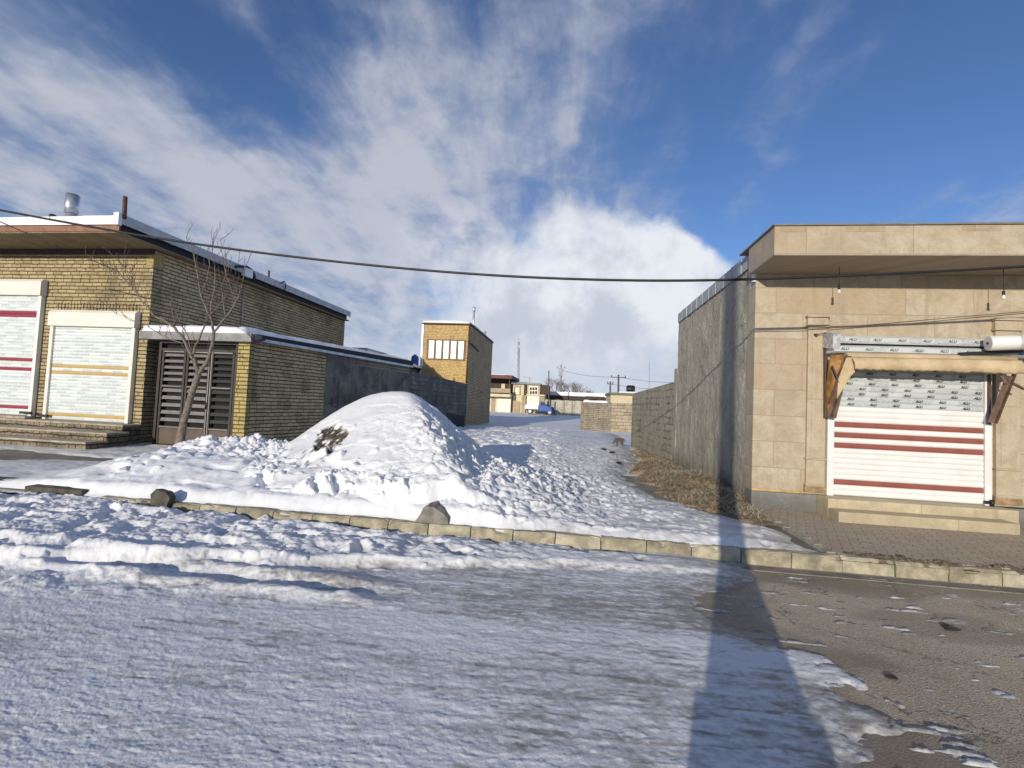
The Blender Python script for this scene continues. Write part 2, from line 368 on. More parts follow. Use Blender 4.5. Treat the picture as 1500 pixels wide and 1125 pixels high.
def concrete_mat(name, c0, c1, streak=.6, bump=.7):
    m, t, b = new_mat(name); v = wallvec(t); p = pos(t)
    n = t.noise(v, 1.6, 9, .65, .6); st = t.noise(t.node('ShaderNodeMapping', {'Vector': v, 'Scale': (5.0, .35, 1)}).outputs[0], 1.0, 7, .6)
    fine = t.noise(v, 14, 7, .7)
    c = t.mix(t.ramp(n, .32, .68), c0, c1)
    c = t.mix(t.ramp(st, .48, .72, 0, streak), c, tuple(k*.5 for k in c0))
    c = t.mix(t.ramp(fine, .35, .7, .35, 0), c, tuple(k*.6 for k in c0))
    crack = t.math('ABSOLUTE', t.math('SUBTRACT', t.noise(v, .8, 5, .6, 1.0), .5))
    c = t.mix(t.ramp(crack, 0, .006, .6, 0), c, (.05,.045,.04))
    z = t.node('ShaderNodeSeparateXYZ', {0: p}).outputs[2]
    damp = t.math('MULTIPLY', t.ramp(t.math('ADD', z, t.math('MULTIPLY', n, -1.1)), -.45, .15, 1, 0), .75)
    c = t.mix(damp, c, tuple(k*.35 for k in c0))
    t.put(b.inputs['Base Color'], c); b.inputs['Roughness'].default_value = .92
    h = t.math('ADD', t.math('MULTIPLY', n, .8), t.math('MULTIPLY', fine, .5)); h = t.math('ADD', h, t.math('MULTIPLY', t.noise(v, 60, 3), .2))
    t.put(b.inputs['Normal'], t.bump(h, bump, .03)); return m
RENDER_R = concrete_mat('rough_cement_render', (.38,.345,.265), (.52,.475,.37), .5, 1.0)
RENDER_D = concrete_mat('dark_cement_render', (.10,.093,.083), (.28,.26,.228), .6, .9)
PLINTH = concrete_mat('plinth_concrete', (.24,.235,.22), (.36,.355,.33), .4, .6)
KERB = plain('kerb_concrete', (.33,.295,.21), .9, var=.35, scale=7, bump=.9, dirt=(.12,.10,.07,.85))
KERB_W = plain('pale_kerb_concrete', (.38,.345,.255), .9, var=.32, scale=6, bump=.9, dirt=(.15,.125,.085,.8))
PATCH_C = plain('old_concrete', (.22,.20,.165), .92, var=.3, scale=4, bump=.7)

def snow_mat(name, bump=.35, clean=(.80,.81,.825), midw=1.0):
    m, t, b = new_mat(name); p = pos(t)
    d = t.node('ShaderNodeAttribute', attribute_name='dirt').outputs['Fac']
    s = t.node('ShaderNodeAttribute', attribute_name='soil').outputs['Fac']
    fine = t.noise(p, 38, 6, .7); mid = t.noise(p, 9, 5, .6)
    d2 = t.math('MULTIPLY', d, t.ramp(mid, .25, .6, .75, 1.25), clamp=True)
    c = t.mix(d2, clean, (.30,.285,.265))
    spk = t.math('MULTIPLY', t.ramp(t.noise(p, 55, 4, .75), .62, .70), t.ramp(d, .05, .5))
    c = t.mix(t.math('MULTIPLY', spk, .6), c, (.14,.125,.11))
    c = t.mix(s, c, t.mix(t.ramp(t.noise(p, 20, 5, .7), .35, .65), (.035,.028,.02), (.12,.095,.065)))
    t.put(b.inputs['Base Color'], c)
    t.put(b.inputs['Roughness'], t.ramp(d, 0, .8, .62, .42)); b.inputs['Specular IOR Level'].default_value = .35
    t.put(b.inputs['Normal'], t.bump(t.math('ADD', t.math('ADD', t.math('MULTIPLY', fine, .8), t.math('MULTIPLY', mid, midw)), t.math('MULTIPLY', t.noise(p, 130, 4, .7), .35)), bump, .012)); return m
SNOW = snow_mat('snow', .28); SNOW_ICE = snow_mat('packed_icy_snow', .6, (.78,.785,.80), .12); SNOW_ROOF = snow_mat('roof_snow', .25)

def asphalt_mat():
    m, t, b = new_mat('asphalt'); p = pos(t)
    n = t.noise(p, 1.1, 8, .62); fine = t.noise(p, 90, 4, .75); vo = t.node('ShaderNodeTexVoronoi', {'Vector': p, 'Scale': 85.0})
    c = t.mix(t.ramp(n, .32, .7), (.40,.325,.23), (.53,.445,.33))
    c = t.mix(t.ramp(t.math('ADD', t.math('MULTIPLY', vo.outputs['Color'], .6), t.math('MULTIPLY', fine, .5)), .55, .8), c, (.56,.48,.36))
    c = t.mix(t.ramp(fine, .33, .5, .5, 0), c, (.17,.145,.115))
    wet = t.math('MULTIPLY', t.node('ShaderNodeAttribute', attribute_name='wet').outputs['Fac'], t.ramp(t.noise(p, 5, 5, .6), .2, .5, .6, 1.0))
    c = t.mix(t.math('MULTIPLY', wet, .62), c, (.09,.078,.06))
    crack = t.math('ABSOLUTE', t.math('SUBTRACT', t.noise(p, .9, 6, .6, .8), .5)); c = t.mix(t.ramp(crack, 0, .007, .7, 0), c, (.06,.05,.04))
    t.put(b.inputs['Base Color'], c); t.put(b.inputs['Roughness'], t.ramp(wet, 0, 1, .9, .45))
    t.put(b.inputs['Normal'], t.bump(t.math('ADD', fine, vo.outputs['Distance']), .55, .008)); return m
ASPHALT = asphalt_mat()
def paver_mat():
    m, t, b = new_mat('brown_pavers'); p = pos(t)
    rp = t.node('ShaderNodeMapping', {'Vector': p, 'Rotation': (0, 0, rad(24))}).outputs[0]
    br = t.node('ShaderNodeTexBrick', {'Vector': rp, 'Color1': (0,0,0,1), 'Color2': (1,1,1,1), 'Mortar': (0,0,0,1), 'Scale': 1.0, 'Mortar Size': .006, 'Mortar Smooth': .4, 'Brick Width': .21, 'Row Height': .105})
    n = t.noise(p, 1.5, 8, .65); fine = t.noise(p, 40, 5, .7)
    c = t.mix(br.outputs['Color'], (.45,.36,.26), (.54,.45,.34)); c = t.mix(t.ramp(n, .35, .7, 0, .8), c, (.44,.37,.28))
    c = t.mix(t.ramp(fine, .35, .55, .5, 0), c, (.09,.07,.05)); c = t.mix(t.math('MULTIPLY', br.outputs['Fac'], .6), c, (.10,.082,.06))
    t.put(b.inputs['Base Color'], c); b.inputs['Roughness'].default_value = .85
    t.put(b.inputs['Normal'], t.bump(t.math('SUBTRACT', t.math('MULTIPLY', fine, .5), br.outputs['Fac']), .6, .008)); return m
PAVERS = paver_mat()

def shutter_film_mat(name, base):
    """white slats under a protective film with rows of faint grey print"""
    m, t, b = new_mat(name); v = wallvec(t)
    br = t.node('ShaderNodeTexBrick', {'Vector': v, 'Color1': (0,0,0,1), 'Color2': (1,1,1,1), 'Mortar': (0,0,0,1), 'Scale': 1.0, 'Mortar Size': .012, 'Mortar Smooth': .1, 'Brick Width': .30, 'Row Height': .084}); br.offset = .37
    dash = t.math('MULTIPLY', t.math('GREATER_THAN', br.outputs['Color'], .42), t.math('LESS_THAN', br.outputs['Fac'], .4))
    w = t.noise(t.node('ShaderNodeMapping', {'Vector': v, 'Scale': (26, 60, 1)}).outputs[0], 1, 3, .6)
    dash = t.math('MULTIPLY', dash, t.ramp(w, .40, .58))
    c = t.mix(t.math('MULTIPLY', dash, .62), base, (.30,.335,.36)); c = t.mix(t.ramp(t.noise(v, 2, 5), .5, .75, 0, .25), c, (.62,.66,.64))
    t.put(b.inputs['Base Color'], c); b.inputs['Roughness'].default_value = .38; return m
FILM = shutter_film_mat('filmed_white_slats', (.64,.685,.68))
def slat_grey_mat():
    m, t, b = new_mat('printed_grey_film'); v = wallvec(t)
    br = t.node('ShaderNodeTexBrick', {'Vector': v, 'Color1': (0,0,0,1), 'Color2': (1,1,1,1), 'Mortar': (.5,.5,.5,1), 'Scale': 1.0, 'Mortar Size': 0.0, 'Brick Width': .17, 'Row Height': .0805}); br.offset = .5
    w = t.noise(t.node('ShaderNodeMapping', {'Vector': v, 'Scale': (45, 90, 1)}).outputs[0], 1, 3, .6)
    c = t.mix(t.math('MULTIPLY', t.math('GREATER_THAN', br.outputs['Color'], .5), t.ramp(w, .45, .6)), (.50,.53,.535), (.30,.32,.335))
    t.put(b.inputs['Base Color'], c); b.inputs['Roughness'].default_value = .35; return m
GREYFILM = slat_grey_mat()
WHITE = plain('white_lacquer', (.70,.71,.70), .35, var=.04, scale=3, dirt=(.55,.52,.46,.25))
CREAM_L = plain('cream_lacquer', (.70,.67,.60), .4, var=.04, scale=3)
RED_S = plain('brick_red_lacquer', (.25,.08,.06), .4, var=.08)
MAROON = plain('maroon_lacquer', (.26,.03,.05), .4, var=.08)
GOLD_S = plain('ochre_lacquer', (.47,.33,.12), .4, var=.08)
BLACK = plain('black_print', (.012,.012,.014), .5, var=.1)
CABLE = plain('black_cable', (.012,.012,.013), .55, var=.2)
GALV = plain('galvanised_sheet', (.52,.55,.58), .42, .55, var=.18, scale=5, dirt=(.35,.34,.33,.4))
SHEET_B = plain('pale_grey_sheet', (.52,.53,.53), .6, .1, var=.15, scale=3, dirt=(.3,.3,.3,.4))
PORCH_S = plain('grey_porch_edge', (.24,.24,.235), .8, var=.25, scale=5, bump=.4)
SHEET_P = plain('dull_parapet_sheet', (.34,.36,.385), .6, .1, var=.15, scale=3)
WHITE_SHEET = plain('white_painted_sheet', (.82,.82,.80), .4, var=.05, scale=3, dirt=(.5,.45,.38,.35))
STEEL = plain('bright_steel', (.62,.63,.64), .3, .8, var=.12, scale=7)
BROWN_W = plain('brown_fascia_board', (.24,.12,.075), .75, var=.25, scale=4, bump=.3)
def soffit_mat():
    m, t, b = new_mat('soffit_boards'); p = pos(t)
    br = t.node('ShaderNodeTexBrick', {'Vector': p, 'Color1': (.20,.15,.08,1), 'Color2': (.28,.215,.12,1), 'Mortar': (.05,.04,.03,1), 'Scale': 1.0, 'Mortar Size': .006, 'Brick Width': .11, 'Row Height': 6.0}); br.offset = 0
    c = t.mix(t.ramp(t.noise(p, 2.5, 6), .4, .7, 0, .7), br.outputs['Color'], (.15,.12,.065))
    t.put(b.inputs['Base Color'], c); b.inputs['Roughness'].default_value = .8; return m
SOFFIT = soffit_mat()
RUST = plain('rusty_steel', (.10,.045,.03), .8, var=.3, scale=20, bump=.3)
GATE_F = plain('dark_brown_gate_steel', (.030,.022,.019), .65, var=.25, scale=8)
GATE_L = plain('grey_louvre_steel', (.17,.16,.15), .4, .2, var=.15, scale=6)
GATE_K = plain('dark_louvre_steel', (.016,.015,.015), .7, .0, var=.15, scale=6)
GATE_E = plain('worn_gate_edge', (.22,.205,.19), .45, .2, var=.15, scale=6)
GATE_B = plain('brown_kick_panel', (.085,.06,.042), .5, var=.3, scale=3)
DARKGAP = plain('dark_interior', (.006,.006,.006), .9, var=.2)
TARP = plain('golden_brown_tarpaulin', (.27,.135,.03), .55, var=.45, scale=7, bump=.4)
TARP_D = plain('dark_brown_arm', (.09,.05,.035), .6, var=.35, scale=9)
TARP_P = plain('faded_brown_arm', (.17,.11,.08), .6, var=.3, scale=9)
AWN = plain('beige_awning_cloth', (.50,.39,.245), .85, var=.14, scale=5, bump=.3, dirt=(.36,.26,.13,.7))
TARBLACK = plain('black_roofing_felt', (.02,.02,.022), .7, var=.3, scale=9, bump=.4)
BARK = plain('tree_bark', (.19,.155,.12), .9, var=.4, scale=22, bump=1.0)
BARK_D = plain('twig_bark', (.12,.092,.078), .9, var=.3, scale=22)
ROCK = plain('grey_stone', (.21,.20,.17), .95, var=.35, scale=7, bump=1.0)
ROCK_D = plain('dark_stone', (.085,.078,.06), .95, var=.35, scale=7, bump=1.0)
SOILM = plain('dark_soil', (.03,.025,.02), .95, var=.4, scale=20, bump=1.0)

# ------------------------------------------------------------------ ground, road
def gz(y): return .10 + max(0.0, y-20)*.0125
def ground():
    ys = np.concatenate([np.linspace(-60, 5.0, 14), [5.30, 5.345], np.linspace(6, 80, 60), np.linspace(90, 1500, 30)])
    xs = np.concatenate([np.linspace(-1500, -60, 20), np.linspace(-50, 50, 80), np.linspace(60, 1500, 20)])
    X, Y = np.meshgrid(xs, ys)
    Z = np.where(Y < 5.32, -.06, .10 + np.maximum(0, Y-20)*.0125); Z = np.minimum(Z, .10+.0125*60)
    Z = Z + np.where(Y > 24, fbm(X*.12, Y*.12, 3, 3)*.12, 0)*sst(24, 30, Y)*np.where(np.abs(X+2) < 12, .35, 1)
    d = np.clip(.06+.15*fbm(X*.3, Y*.3, 3, 8), 0, 1)
    o = grid_mesh('ground', X, Y, Z, SNOW, {'dirt': d}); tag(o, kind='structure')
ground()
r = MB(); r.box(-60, 2.86, 5.33, 10.34, -.2, .128); tag(r.build('pavement', PATCH_C), kind='structure')
r = MB(); r.box(2.88, 40, 5.33, 7.58, -.2, .15); tag(r.build('paved_forecourt', PAVERS), kind='structure')
r = MB()
for i in range(9): r.box(2.79, 2.872, 5.36+i*.25, 5.60+i*.25, -.1, .165+.004*(i % 3))
tag(r.build('pavement_edging', KERB_W), kind='structure')

r = MB(); r.box(1.2, 40, 5.04, 5.17, -.1, .004); tag(r.build('gutter', PATCH_C), kind='structure')
# snow boundary on the road (photo pixels of where the bare asphalt starts, projected on the road)
_bp = sorted([tuple(atZ(px, py, 0)[:2]) for px, py in ((1100,846),(1075,852),(1010,868),(1012,890),(1050,920),(1120,945),(1172,960),(1190,1000),(1200,1040),(1235,1085),(1262,1125))], key=lambda q: q[1])
_by = np.array([q[1] for q in _bp]); _bx = np.array([q[0] for q in _bp])
def road():
    xs = np.concatenate([np.linspace(-90, -4, 30)[:-1], np.linspace(-4, 9, 330), np.linspace(9, 90, 30)[1:]])
    ys = np.concatenate([np.linspace(-14, .4, 20)[:-1], np.linspace(.4, 5.237, 140)])
    X, Y = np.meshgrid(xs, ys); xb = np.interp(Y, _by, _bx)
    n = fbm(X*1.6, Y*2.6, 5, 961); n2 = fbm(X*.7, Y*2.0, 4, 963)
    wet = sst(.55, .0, X-xb+.8*n)*.9 + .75*sst(4.72, 4.95, Y+.22*n2)*sst(5.1, 4.98, Y) + .55*sst(.18, .42, n2)
    tag(grid_mesh('road', X, Y, .003*fbm(X*1.5, Y*1.5, 3, 965)-.003, ASPHALT, {'wet': np.clip(wet, 0, 1)}), kind='structure')
road()
def road_snow():
    rows = [.55]
    while rows[-1] < 5.2: rows.append(rows[-1] + min(.0125, max(.0035, rows[-1]**2/726*1.15)))
    rows = np.array(rows); rows[-1] = 5.215
    s = np.concatenate([np.linspace(-14, -2.0, 60)[:-1], np.linspace(-2.0, 1.05, 1250), np.linspace(1.05, 6, 40)[1:]])
    S, Y = np.meshgrid(s, rows); X = S*(Y*1.0+.45)
    Y = Y + 0*X
    xb = np.interp(Y, _by, _bx)
    d = xb - X                                   # >0 on the snow side
    d = d + .16*fbm(X*2.2, Y*3.2, 5, 2) + .10*fbm(X*9, Y*11, 4, 9)
    # remnant patches on the bare side
    for (px, py, rr, a) in ((1178,972,.17,.75),(1240,940,.05,.3),(1215,1045,.16,.55),(1310,1030,.10,.30),(1365,1030,.10,.33),(1255,1000,.1,.35),(1285,1060,.12,.4),(1450,1060,.13,.3),(1330,975,.08,.25)):
        c = atZ(px, py, 0); e = np.exp(-(((X-c[0])/rr)**2 + ((Y-c[1])/(rr*.7))**2)); d = np.where(d < .25, d + e*a*(1+1.4*fbm(X*14, Y*18, 3, 31)), d)
    fl = fbm(X*5, Y*24, 4, 47)+.12*fbm(X*2, Y*3, 2, 48); near = sst(1.5, .0, X-xb)*sst(3.4, 2.6, Y)
    d = np.where(d < .05, np.maximum(d, np.minimum((fl-.57+.13*near)*.35, .035)), d)
    cov = np.clip(d, -.3, .6)
    # packed icy base with wheel-drawn streaks along the street
    t = Y - X*.055; u = X + Y*.055
    streak = fbm(u*.9, t*7.5, 5, 21); streak2 = fbm(u*2.4, t*24, 4, 25); fine = fbm(X*30, Y*46, 4, 33); mid = fbm(X*7, Y*9, 4, 37)
    flake = sst(.02, .3, fbm(X*8, Y*24, 4, 39)); flake2 = sst(.05, .3, fbm(X*17, Y*44, 4, 40))
    thick = .007*sst(-.005, .03, cov) + .009*np.tanh(cov*4) + .0035*streak*sst(-.1, .5, cov) + .0016*streak2 + .0018*fine + .0010*mid*sst(0, .3, cov) + .0015*fbm(X*70, Y*95, 3, 35) + flake*.0022*sst(0,.2,cov) + flake2*.0013*sst(0,.2,cov)
    # ploughed bank along the kerb, left
    yb = np.interp(X, [-9,-4.9,-3.6,-2.2,-1.15,-.2,.5,1.1,1.8], [3.1,3.42,3.72,3.98,4.25,4.45,4.62,4.7,4.8])
    e = Y - yb + .10*fbm(X*1.6, Y*1.6, 3, 41) + .012*fbm(X*9, Y*9, 3, 43)
    hb = np.interp(X, [-7,-4.5,-2.2,-1.0,.3,1.2,1.75], [.125,.115,.095,.07,.055,.045,.0])
    bank = sst(-.02, .13, e)
    lump = ridged(X*2.6, Y*3.3, 4, 51); lump2 = fbm(X*6.5, Y*8, 5, 55)
    pits = np.minimum(0, vnoise(X*3.7, Y*4.6, 61)+.12)                      # footprints
    leftness = sst(1.2, -2.0, X)
    hbank = bank*(hb + (.016*lump + .034*lump2 + .015*fbm(X*13, Y*15, 4, 57) + .07*pits)*(.35+.65*leftness)*sst(0, .3, e)*np.clip(hb/.07, 0, 1))
    hbank = hbank + bank*.03*np.maximum(0, clods(X*6.5+.4*fbm(X*5,Y*5,2,58), Y*7.5, 21)-.4)*leftness*sst(-.15, .25, fbm(X*1.5, Y*1.8, 3, 59))*np.clip(hb/.07, 0, 1)
    hbank = hbank + bank*sst(.15, .3, e)*.08*footprints(X*1.7, Y*1.7, 31, .65, 1.2, .28, .13)*np.clip(hb/.08, 0, 1)
    dip = -(bank*(hb*(.42+.2*sst(-2.6,-1.6,X)+.25*fbm(X*1.7, Y*0, 3, 95))))*sst(5.0, 5.18, Y)*sst(-6.0, -5.0, X) - bank*hb*.3*sst(.55, 1.0, e)*sst(-4.2, -1.5, X)                    # lower strip before the kerb
    crumbs = np.maximum(0, vnoise(X*13, Y*14, 71)-.45)*.05*np.exp(-((e-.05)/.16)**2)*leftness
    # a wheel rut that climbs the bank at the left
    c0 = atZ(430, 850, .05); c1 = atZ(60, 812, .05)
    ln = np.array([c1[0]-c0[0], c1[1]-c0[1]]); L = np.hypot(*ln); ln /= L
    al = (X-c0[0])*ln[0]+(Y-c0[1])*ln[1]; dd = np.abs((X-c0[0])*-ln[1]+(Y-c0[1])*ln[0] + .05*fbm(X*3, Y*3, 3, 77))
    rut = .05*np.exp(-((dd-.16)/.08)**2)*sst(-1.2, -.2, al)*sst(L+1.5, L, al) - .03*np.exp(-(dd/.1)**2)*sst(-1.2, -.2, al)*sst(L+1.5, L, al)
    lumps2 = np.maximum(0, fbm(X*4.2, Y*5.2, 5, 81)+.05)*.055*np.exp(-((Y-3.45-.18*(X+3.2))/.33)**2)*sst(-.9, -1.8, X)
    Z = thick + hbank + dip + crumbs + rut*.9 + lumps2
    Z = np.where(cov < -.02, Z-.03*sst(-.02, -.25, cov), Z)
    Z = np.where(Y > 5.12, np.minimum(Z, .15*0+Z), Z)
    Z = np.where(cov > .08, np.maximum(Z, .004), Z)
    raised = sst(.02, .08, hbank+lumps2)
    dirt = np.clip(.06 + .38*streak2 + .40*np.clip(-streak, 0, 1) + .30*fbm(X*1.1, Y*2.6, 4, 91) + .40*fine - .26*flake - .24*flake2 + .10 + .75*fbm(u*.12, t*1.9, 5, 97) + .5*sst(.22, .5, fbm(u*3.5, t*30, 4, 93)), 0, 1)
    dirt = dirt*(1-raised*.93) + .35*sst(.35, .0, cov)*(1-raised)
    dirt = np.clip(dirt - .16*leftness*(1-raised), 0, 1)
    o = grid_mesh('road_snow', X, Y, Z, SNOW_ICE, {'dirt': dirt}); tag(o, kind='structure')
road_snow()

# ------------------------------------------------------------------ snow on the pavement and in the alley
def yard_h(X, Y):
    base = .128
    left = sst(-6.2, -8.5, X)
    th = .045 + .03*fbm(X*.8, Y*.8, 4, 101)
    # smooth ploughed bank along the kerb, in front of the tree and the pile
    m = sst(-8.3, -6.4, X)*sst(.5, -1.4, X)
    prof = sst(5.30, 6.5, Y)*sst(9.6, 7.6, Y)
    bank = m*(.10*sst(5.25, 5.45, Y) + .27*prof)
    bank = bank + .10*np.exp(-(((X+7.1)/.8)**2+((Y-7.6)/.55)**2)) + .12*np.exp(-(((X+5.6)/1.2)**2+((Y-7.9)/.7)**2))
    th = th + bank
    chunky = np.exp(-(((X+6.3)/1.9)**2+((Y-7.9)/.85)**2)) + .8*np.exp(-(((X+4.9)/1.0)**2+((Y-7.2)/.5)**2))
    th = th + chunky*(.05*ridged(X*3.2, Y*3.6, 4, 111) + .03*fbm(X*8, Y*9, 4, 117) + .085*clods(X*5.2+.3*fbm(X*4,Y*4,2,118), Y*5.6, 7) + .05*clods(X*11, Y*11, 9))
    th = th + m*.07*np.maximum(0, clods(X*6+.4*fbm(X*5,Y*5,2,126), Y*6, 11)-.35)*sst(.05, .3, fbm(X*1.1, Y*1.3, 3, 127))*sst(5.45, 5.8, Y)
    pits = np.minimum(0, vnoise(X*2.9, Y*3.4, 121)+.28)*.16*m*sst(5.5, 5.9, Y)
    th = th + pits
    th = th + m*.02*fbm(X*5, Y*5, 4, 125) + m*sst(5.36, 5.6, Y)*(.085*footprints(X*1.5, Y*1.5, 23, .45, .9, .24, .11) + .03*fbm(X*2.6, Y*2.6, 3, 129))
    # trampled alley
    al = sst(-2.2, -.9, X)
    tr = al*sst(23, 15, Y)
    chunk = ridged(X*4.2, Y*4.6, 4, 131)-.35; ch2 = fbm(X*11, Y*12, 4, 135)
    amp = .010 + .03*np.exp(-(((X+.6)/1.3)**2+((Y-7.8)/2.4)**2)) + .008*sst(5.4, 9, Y)
    wx_, wy_ = X+.05*fbm(X*6, Y*6, 3, 181), Y+.05*fbm(X*6, Y*6, 3, 183)
    cl_ = clods(wx_*8.5, wy_*8.5, 3); cl2 = clods(wx_*4.2, wy_*4.2, 5)
    th = th + tr*(amp*.6*chunk + amp*.5*ch2 + (amp*1.5)*(cl_-.35) + amp*1.1*(cl2-.35)*sst(1.2, -.4, X))
    th = th + al*.03 + tr*.035*footprints(X*2.1, Y*2.1, 29, .6, .5, .26, .12)
    # footprints line going up the alley
    th = th + tr*np.minimum(0, vnoise(X*5.2, Y*5.2, 139)+.25)*.035
    # thin out towards the right wall, the straw and the paved forecourt
    edge = np.interp(Y, [5.3,6.2,7.0,7.8,9,10.5,12,14,18,24], [2.75,2.72,2.15,1.7,1.35,1.3,1.55,1.95,2.25,2.5]) - X + .22*fbm(X*2.6, Y*2.6, 5, 141)
    th = np.where(edge < .5, th*sst(-.05, .5, edge) - .05*sst(.12, -.15, edge), th)
    # swept wet patch before the left steps
    wet = np.exp(-(((X+11.6)/1.9)**2+((Y-7.75)/.55)**2)) + .7*np.exp(-(((X+9.0)/1.1)**2+((Y-8.0)/.22)**2))
    th = th - wet*.12*(1+.9*fbm(X*2, Y*6, 4, 151))
    th = th + .02*left*fbm(X*2.6, Y*4.2, 4, 155)
    # gutter gap by the kerb at the far left
    for (px, py, rx, ry) in ((85,727,.42,.12),(15,716,.7,.13)):
        c = atZ(px, py, .15); th = th - .22*np.exp(-(((X-c[0])/rx)**2+((Y-c[1])/ry)**2))
    th = th*sst(5.26, 5.52, Y+.05*fbm(X*1.4, Y*0, 2, 160)+.05*fbm(X*5, Y*2, 4, 161)) - .02*(1-sst(5.26, 5.32, Y))
    return base + th
def yard_snow():
    rows = [5.27]
    while rows[-1] < 25: rows.append(rows[-1] + .013*(rows[-1]/5.3)**1.35)
    rows = np.array(rows)
    s = np.concatenate([np.linspace(-40, -14.5, 40)[:-1], np.linspace(-14.5, 2.98, 1150)])
    X, Y = np.meshgrid(s, rows)
    Z = yard_h(X, Y) + np.maximum(0, Y-20)*.0125
    edge = np.interp(Y, [5.3,6.2,7.0,7.8,9,10.5,12,14,18,24], [2.75,2.72,2.15,1.7,1.35,1.3,1.55,1.95,2.25,2.5]) - X
    al = sst(-1.6, .2, X)
    dirt = al*np.clip(.10 + .35*fbm(X*3, Y*3, 5, 171) + .45*sst(1.0, .1, edge) + .3*np.clip(-(ridged(X*4.2, Y*4.6, 4, 131)-.45), 0, 1), 0, .8)
    wet = np.exp(-(((X+11.6)/2.4)**2+((Y-7.75)/.7)**2))
    dirt = np.clip(dirt + wet*.7 + sst(-6.8, -8.6, X)*.14*(1+1.2*fbm(X*1.3, Y*3, 4, 175)), 0, .9)
    o = grid_mesh('yard_snow', X, Y, Z, SNOW, {'dirt': dirt}); tag(o, kind='structure')
yard_snow()

# ------------------------------------------------------------------ the big snow pile
def pile():
    xs = np.arange(-7.0, 1.2, .0145); ys = np.concatenate([np.arange(5.32, 8.8, .012), np.arange(8.8, 11.6, .03)])
    X, Y = np.meshgrid(xs, ys)
    wx = X + .07*fbm(X*1.1, Y*1.1, 3, 201); wy = Y + .07*fbm(X*1.1, Y*1.1, 3, 205)
    dx = wx + 3.30; dy = wy - 8.35
    k = .065; acc = 0
    for nx, ny, s, off in ((-.30,-.954,.60,0.0),(1,.05,.80,.28),(-.98,-.05,.92,.60),(-.70,-.70,.70,.35),(.1,1,.9,.35),(.75,.66,.85,.4),(-.7,.7,.85,.5)):
        acc = acc + np.exp(np.clip(((nx*dx+ny*dy)-off)*s/k, -40, 60))
    drop = k*np.log(acc + np.exp(.0/k))
    h = 1.72 - drop
    h = .14*np.log1p(np.exp(np.clip((h-.06)/.14, -30, 30)))             # concave toe
    on = sst(.12, .5, h)
    fac = np.round((h+.12*fbm(X*2.2, Y*2.2, 4, 281))/.16)*.16 - h
    h = h + .09*fac*on*sst(.1,.45, fbm(X*1.5, Y*1.5, 3, 283)+.25)*sst(1.75, 1.3, h)
    clod = np.maximum(0, vnoise(X*5.5, Y*5.5, 287)-.30)*np.maximum(0, vnoise(X*1.7, Y*1.7, 289)+.15)
    h = h + .22*clod*sst(.05, .25, h)*sst(1.3, .7, h)
    trod = np.exp(-(((X+1.75)/.75)**2+((Y-7.6)/1.3)**2)) + .8*np.exp(-(((X+.9)/.7)**2+((Y-6.7)/.8)**2)) + .22*np.exp(-(((X+3.3)/.4)**2+((Y-7.3)/.25)**2))
    rough = ridged(X*4.0, Y*4.4, 4, 211)-.4
    h = h + on*trod*(.045*rough + .03*fbm(X*10, Y*11, 4, 215) + .10*(clods(X*5.5+.3*fbm(X*4,Y*4,2,216), Y*5.5, 13)-.3) + .04*clods(X*12, Y*12, 15))
    h = h + .018*fbm(X*2.4, Y*2.4, 5, 221)*on + on*trod*np.minimum(0, vnoise(X*4.4, Y*4.6, 225)+.3)*.13
    low = np.exp(-((h-.38)/.22)**2)*(Y < 8.3)
    toe = np.exp(-((h-.30)/.20)**2)*(Y < 9.2)*sst(-.1, .25, fbm(X*1.3, Y*1.3, 3, 285)+.1)
    h = h + toe*(.07*np.maximum(0, clods(X*5+.3*fbm(X*4,Y*4,2,286), Y*5, 17)-.25) + .05*clods(X*11, Y*11, 19)) + .5*0
    h = h + low*(.03*fbm(X*4, Y*4.4, 5, 231) + np.minimum(0, vnoise(X*2.8, Y*3.2, 235)+.25)*.16)*sst(-6.5,-5.2,X)
    h = h + sst(.02, .10, h)*sst(1.3, .6, h)*sst(5.36, 5.5, Y)*.11*footprints(X*1.5, Y*1.5, 23, .5, .9, .24, .11)
    # bare soil on the sunny flank
    c = np.array([-3.93, 7.12])
    sx, sy = X-c[0]+.5*(Y-c[1]), Y-c[1]
    se = 1 - ((sx/.31)**2 + (sy/.45)**2) + .7*fbm(X*6, Y*6, 4, 241)
    soil = sst(.05, .3, se)*sst(-.35, .05, fbm(X*13, Y*13, 4, 245)+.18)
    h = h + sst(0, .4, se)*(-.05 + .05*fbm(X*14, Y*14, 4, 251))
    spray = np.exp(-(((X-c[0]+.02)/.4)**2+((Y-c[1]+.45)/.3)**2))*sst(.32, .5, fbm(X*17, Y*17, 3, 255)+.1)
    # soil showing along the left flank by the brick wall
    s2 = np.exp(-(((X+5.75)/.16)**2+((Y-8.45)/.12)**2)) + np.exp(-(((X+5.25)/.25)**2+((Y-8.75)/.12)**2))
    soil = np.maximum(soil, np.maximum(spray*.9, sst(.4, .6, s2+.3*fbm(X*9, Y*9, 3, 261))))
    g = yard_h(X, Y) - .128
    Z = np.where(True, .10 + np.maximum(h, 0) + .6*np.clip(g, 0, .3)*(1-on) - .10*(1-sst(.02, .16, h)), 0)
    Z = Z*1.0
    fall = sst(5.30, 5.72, Y+.10*fbm(X*1.3, Y*0, 2, 264)+.07*fbm(X*5, Y*3, 4, 265)); Z = Z*fall + (1-fall)*.05
    o = grid_mesh('snow_pile', X, Y, Z, SNOW, {'dirt': np.clip(.02+.05*fbm(X*2,Y*2,3,271)+.08*trod, 0, 1), 'soil': soil})
    tag(o, 'tall white snow pile with a dark patch of bare soil beside the alley', 'snow pile')
pile()

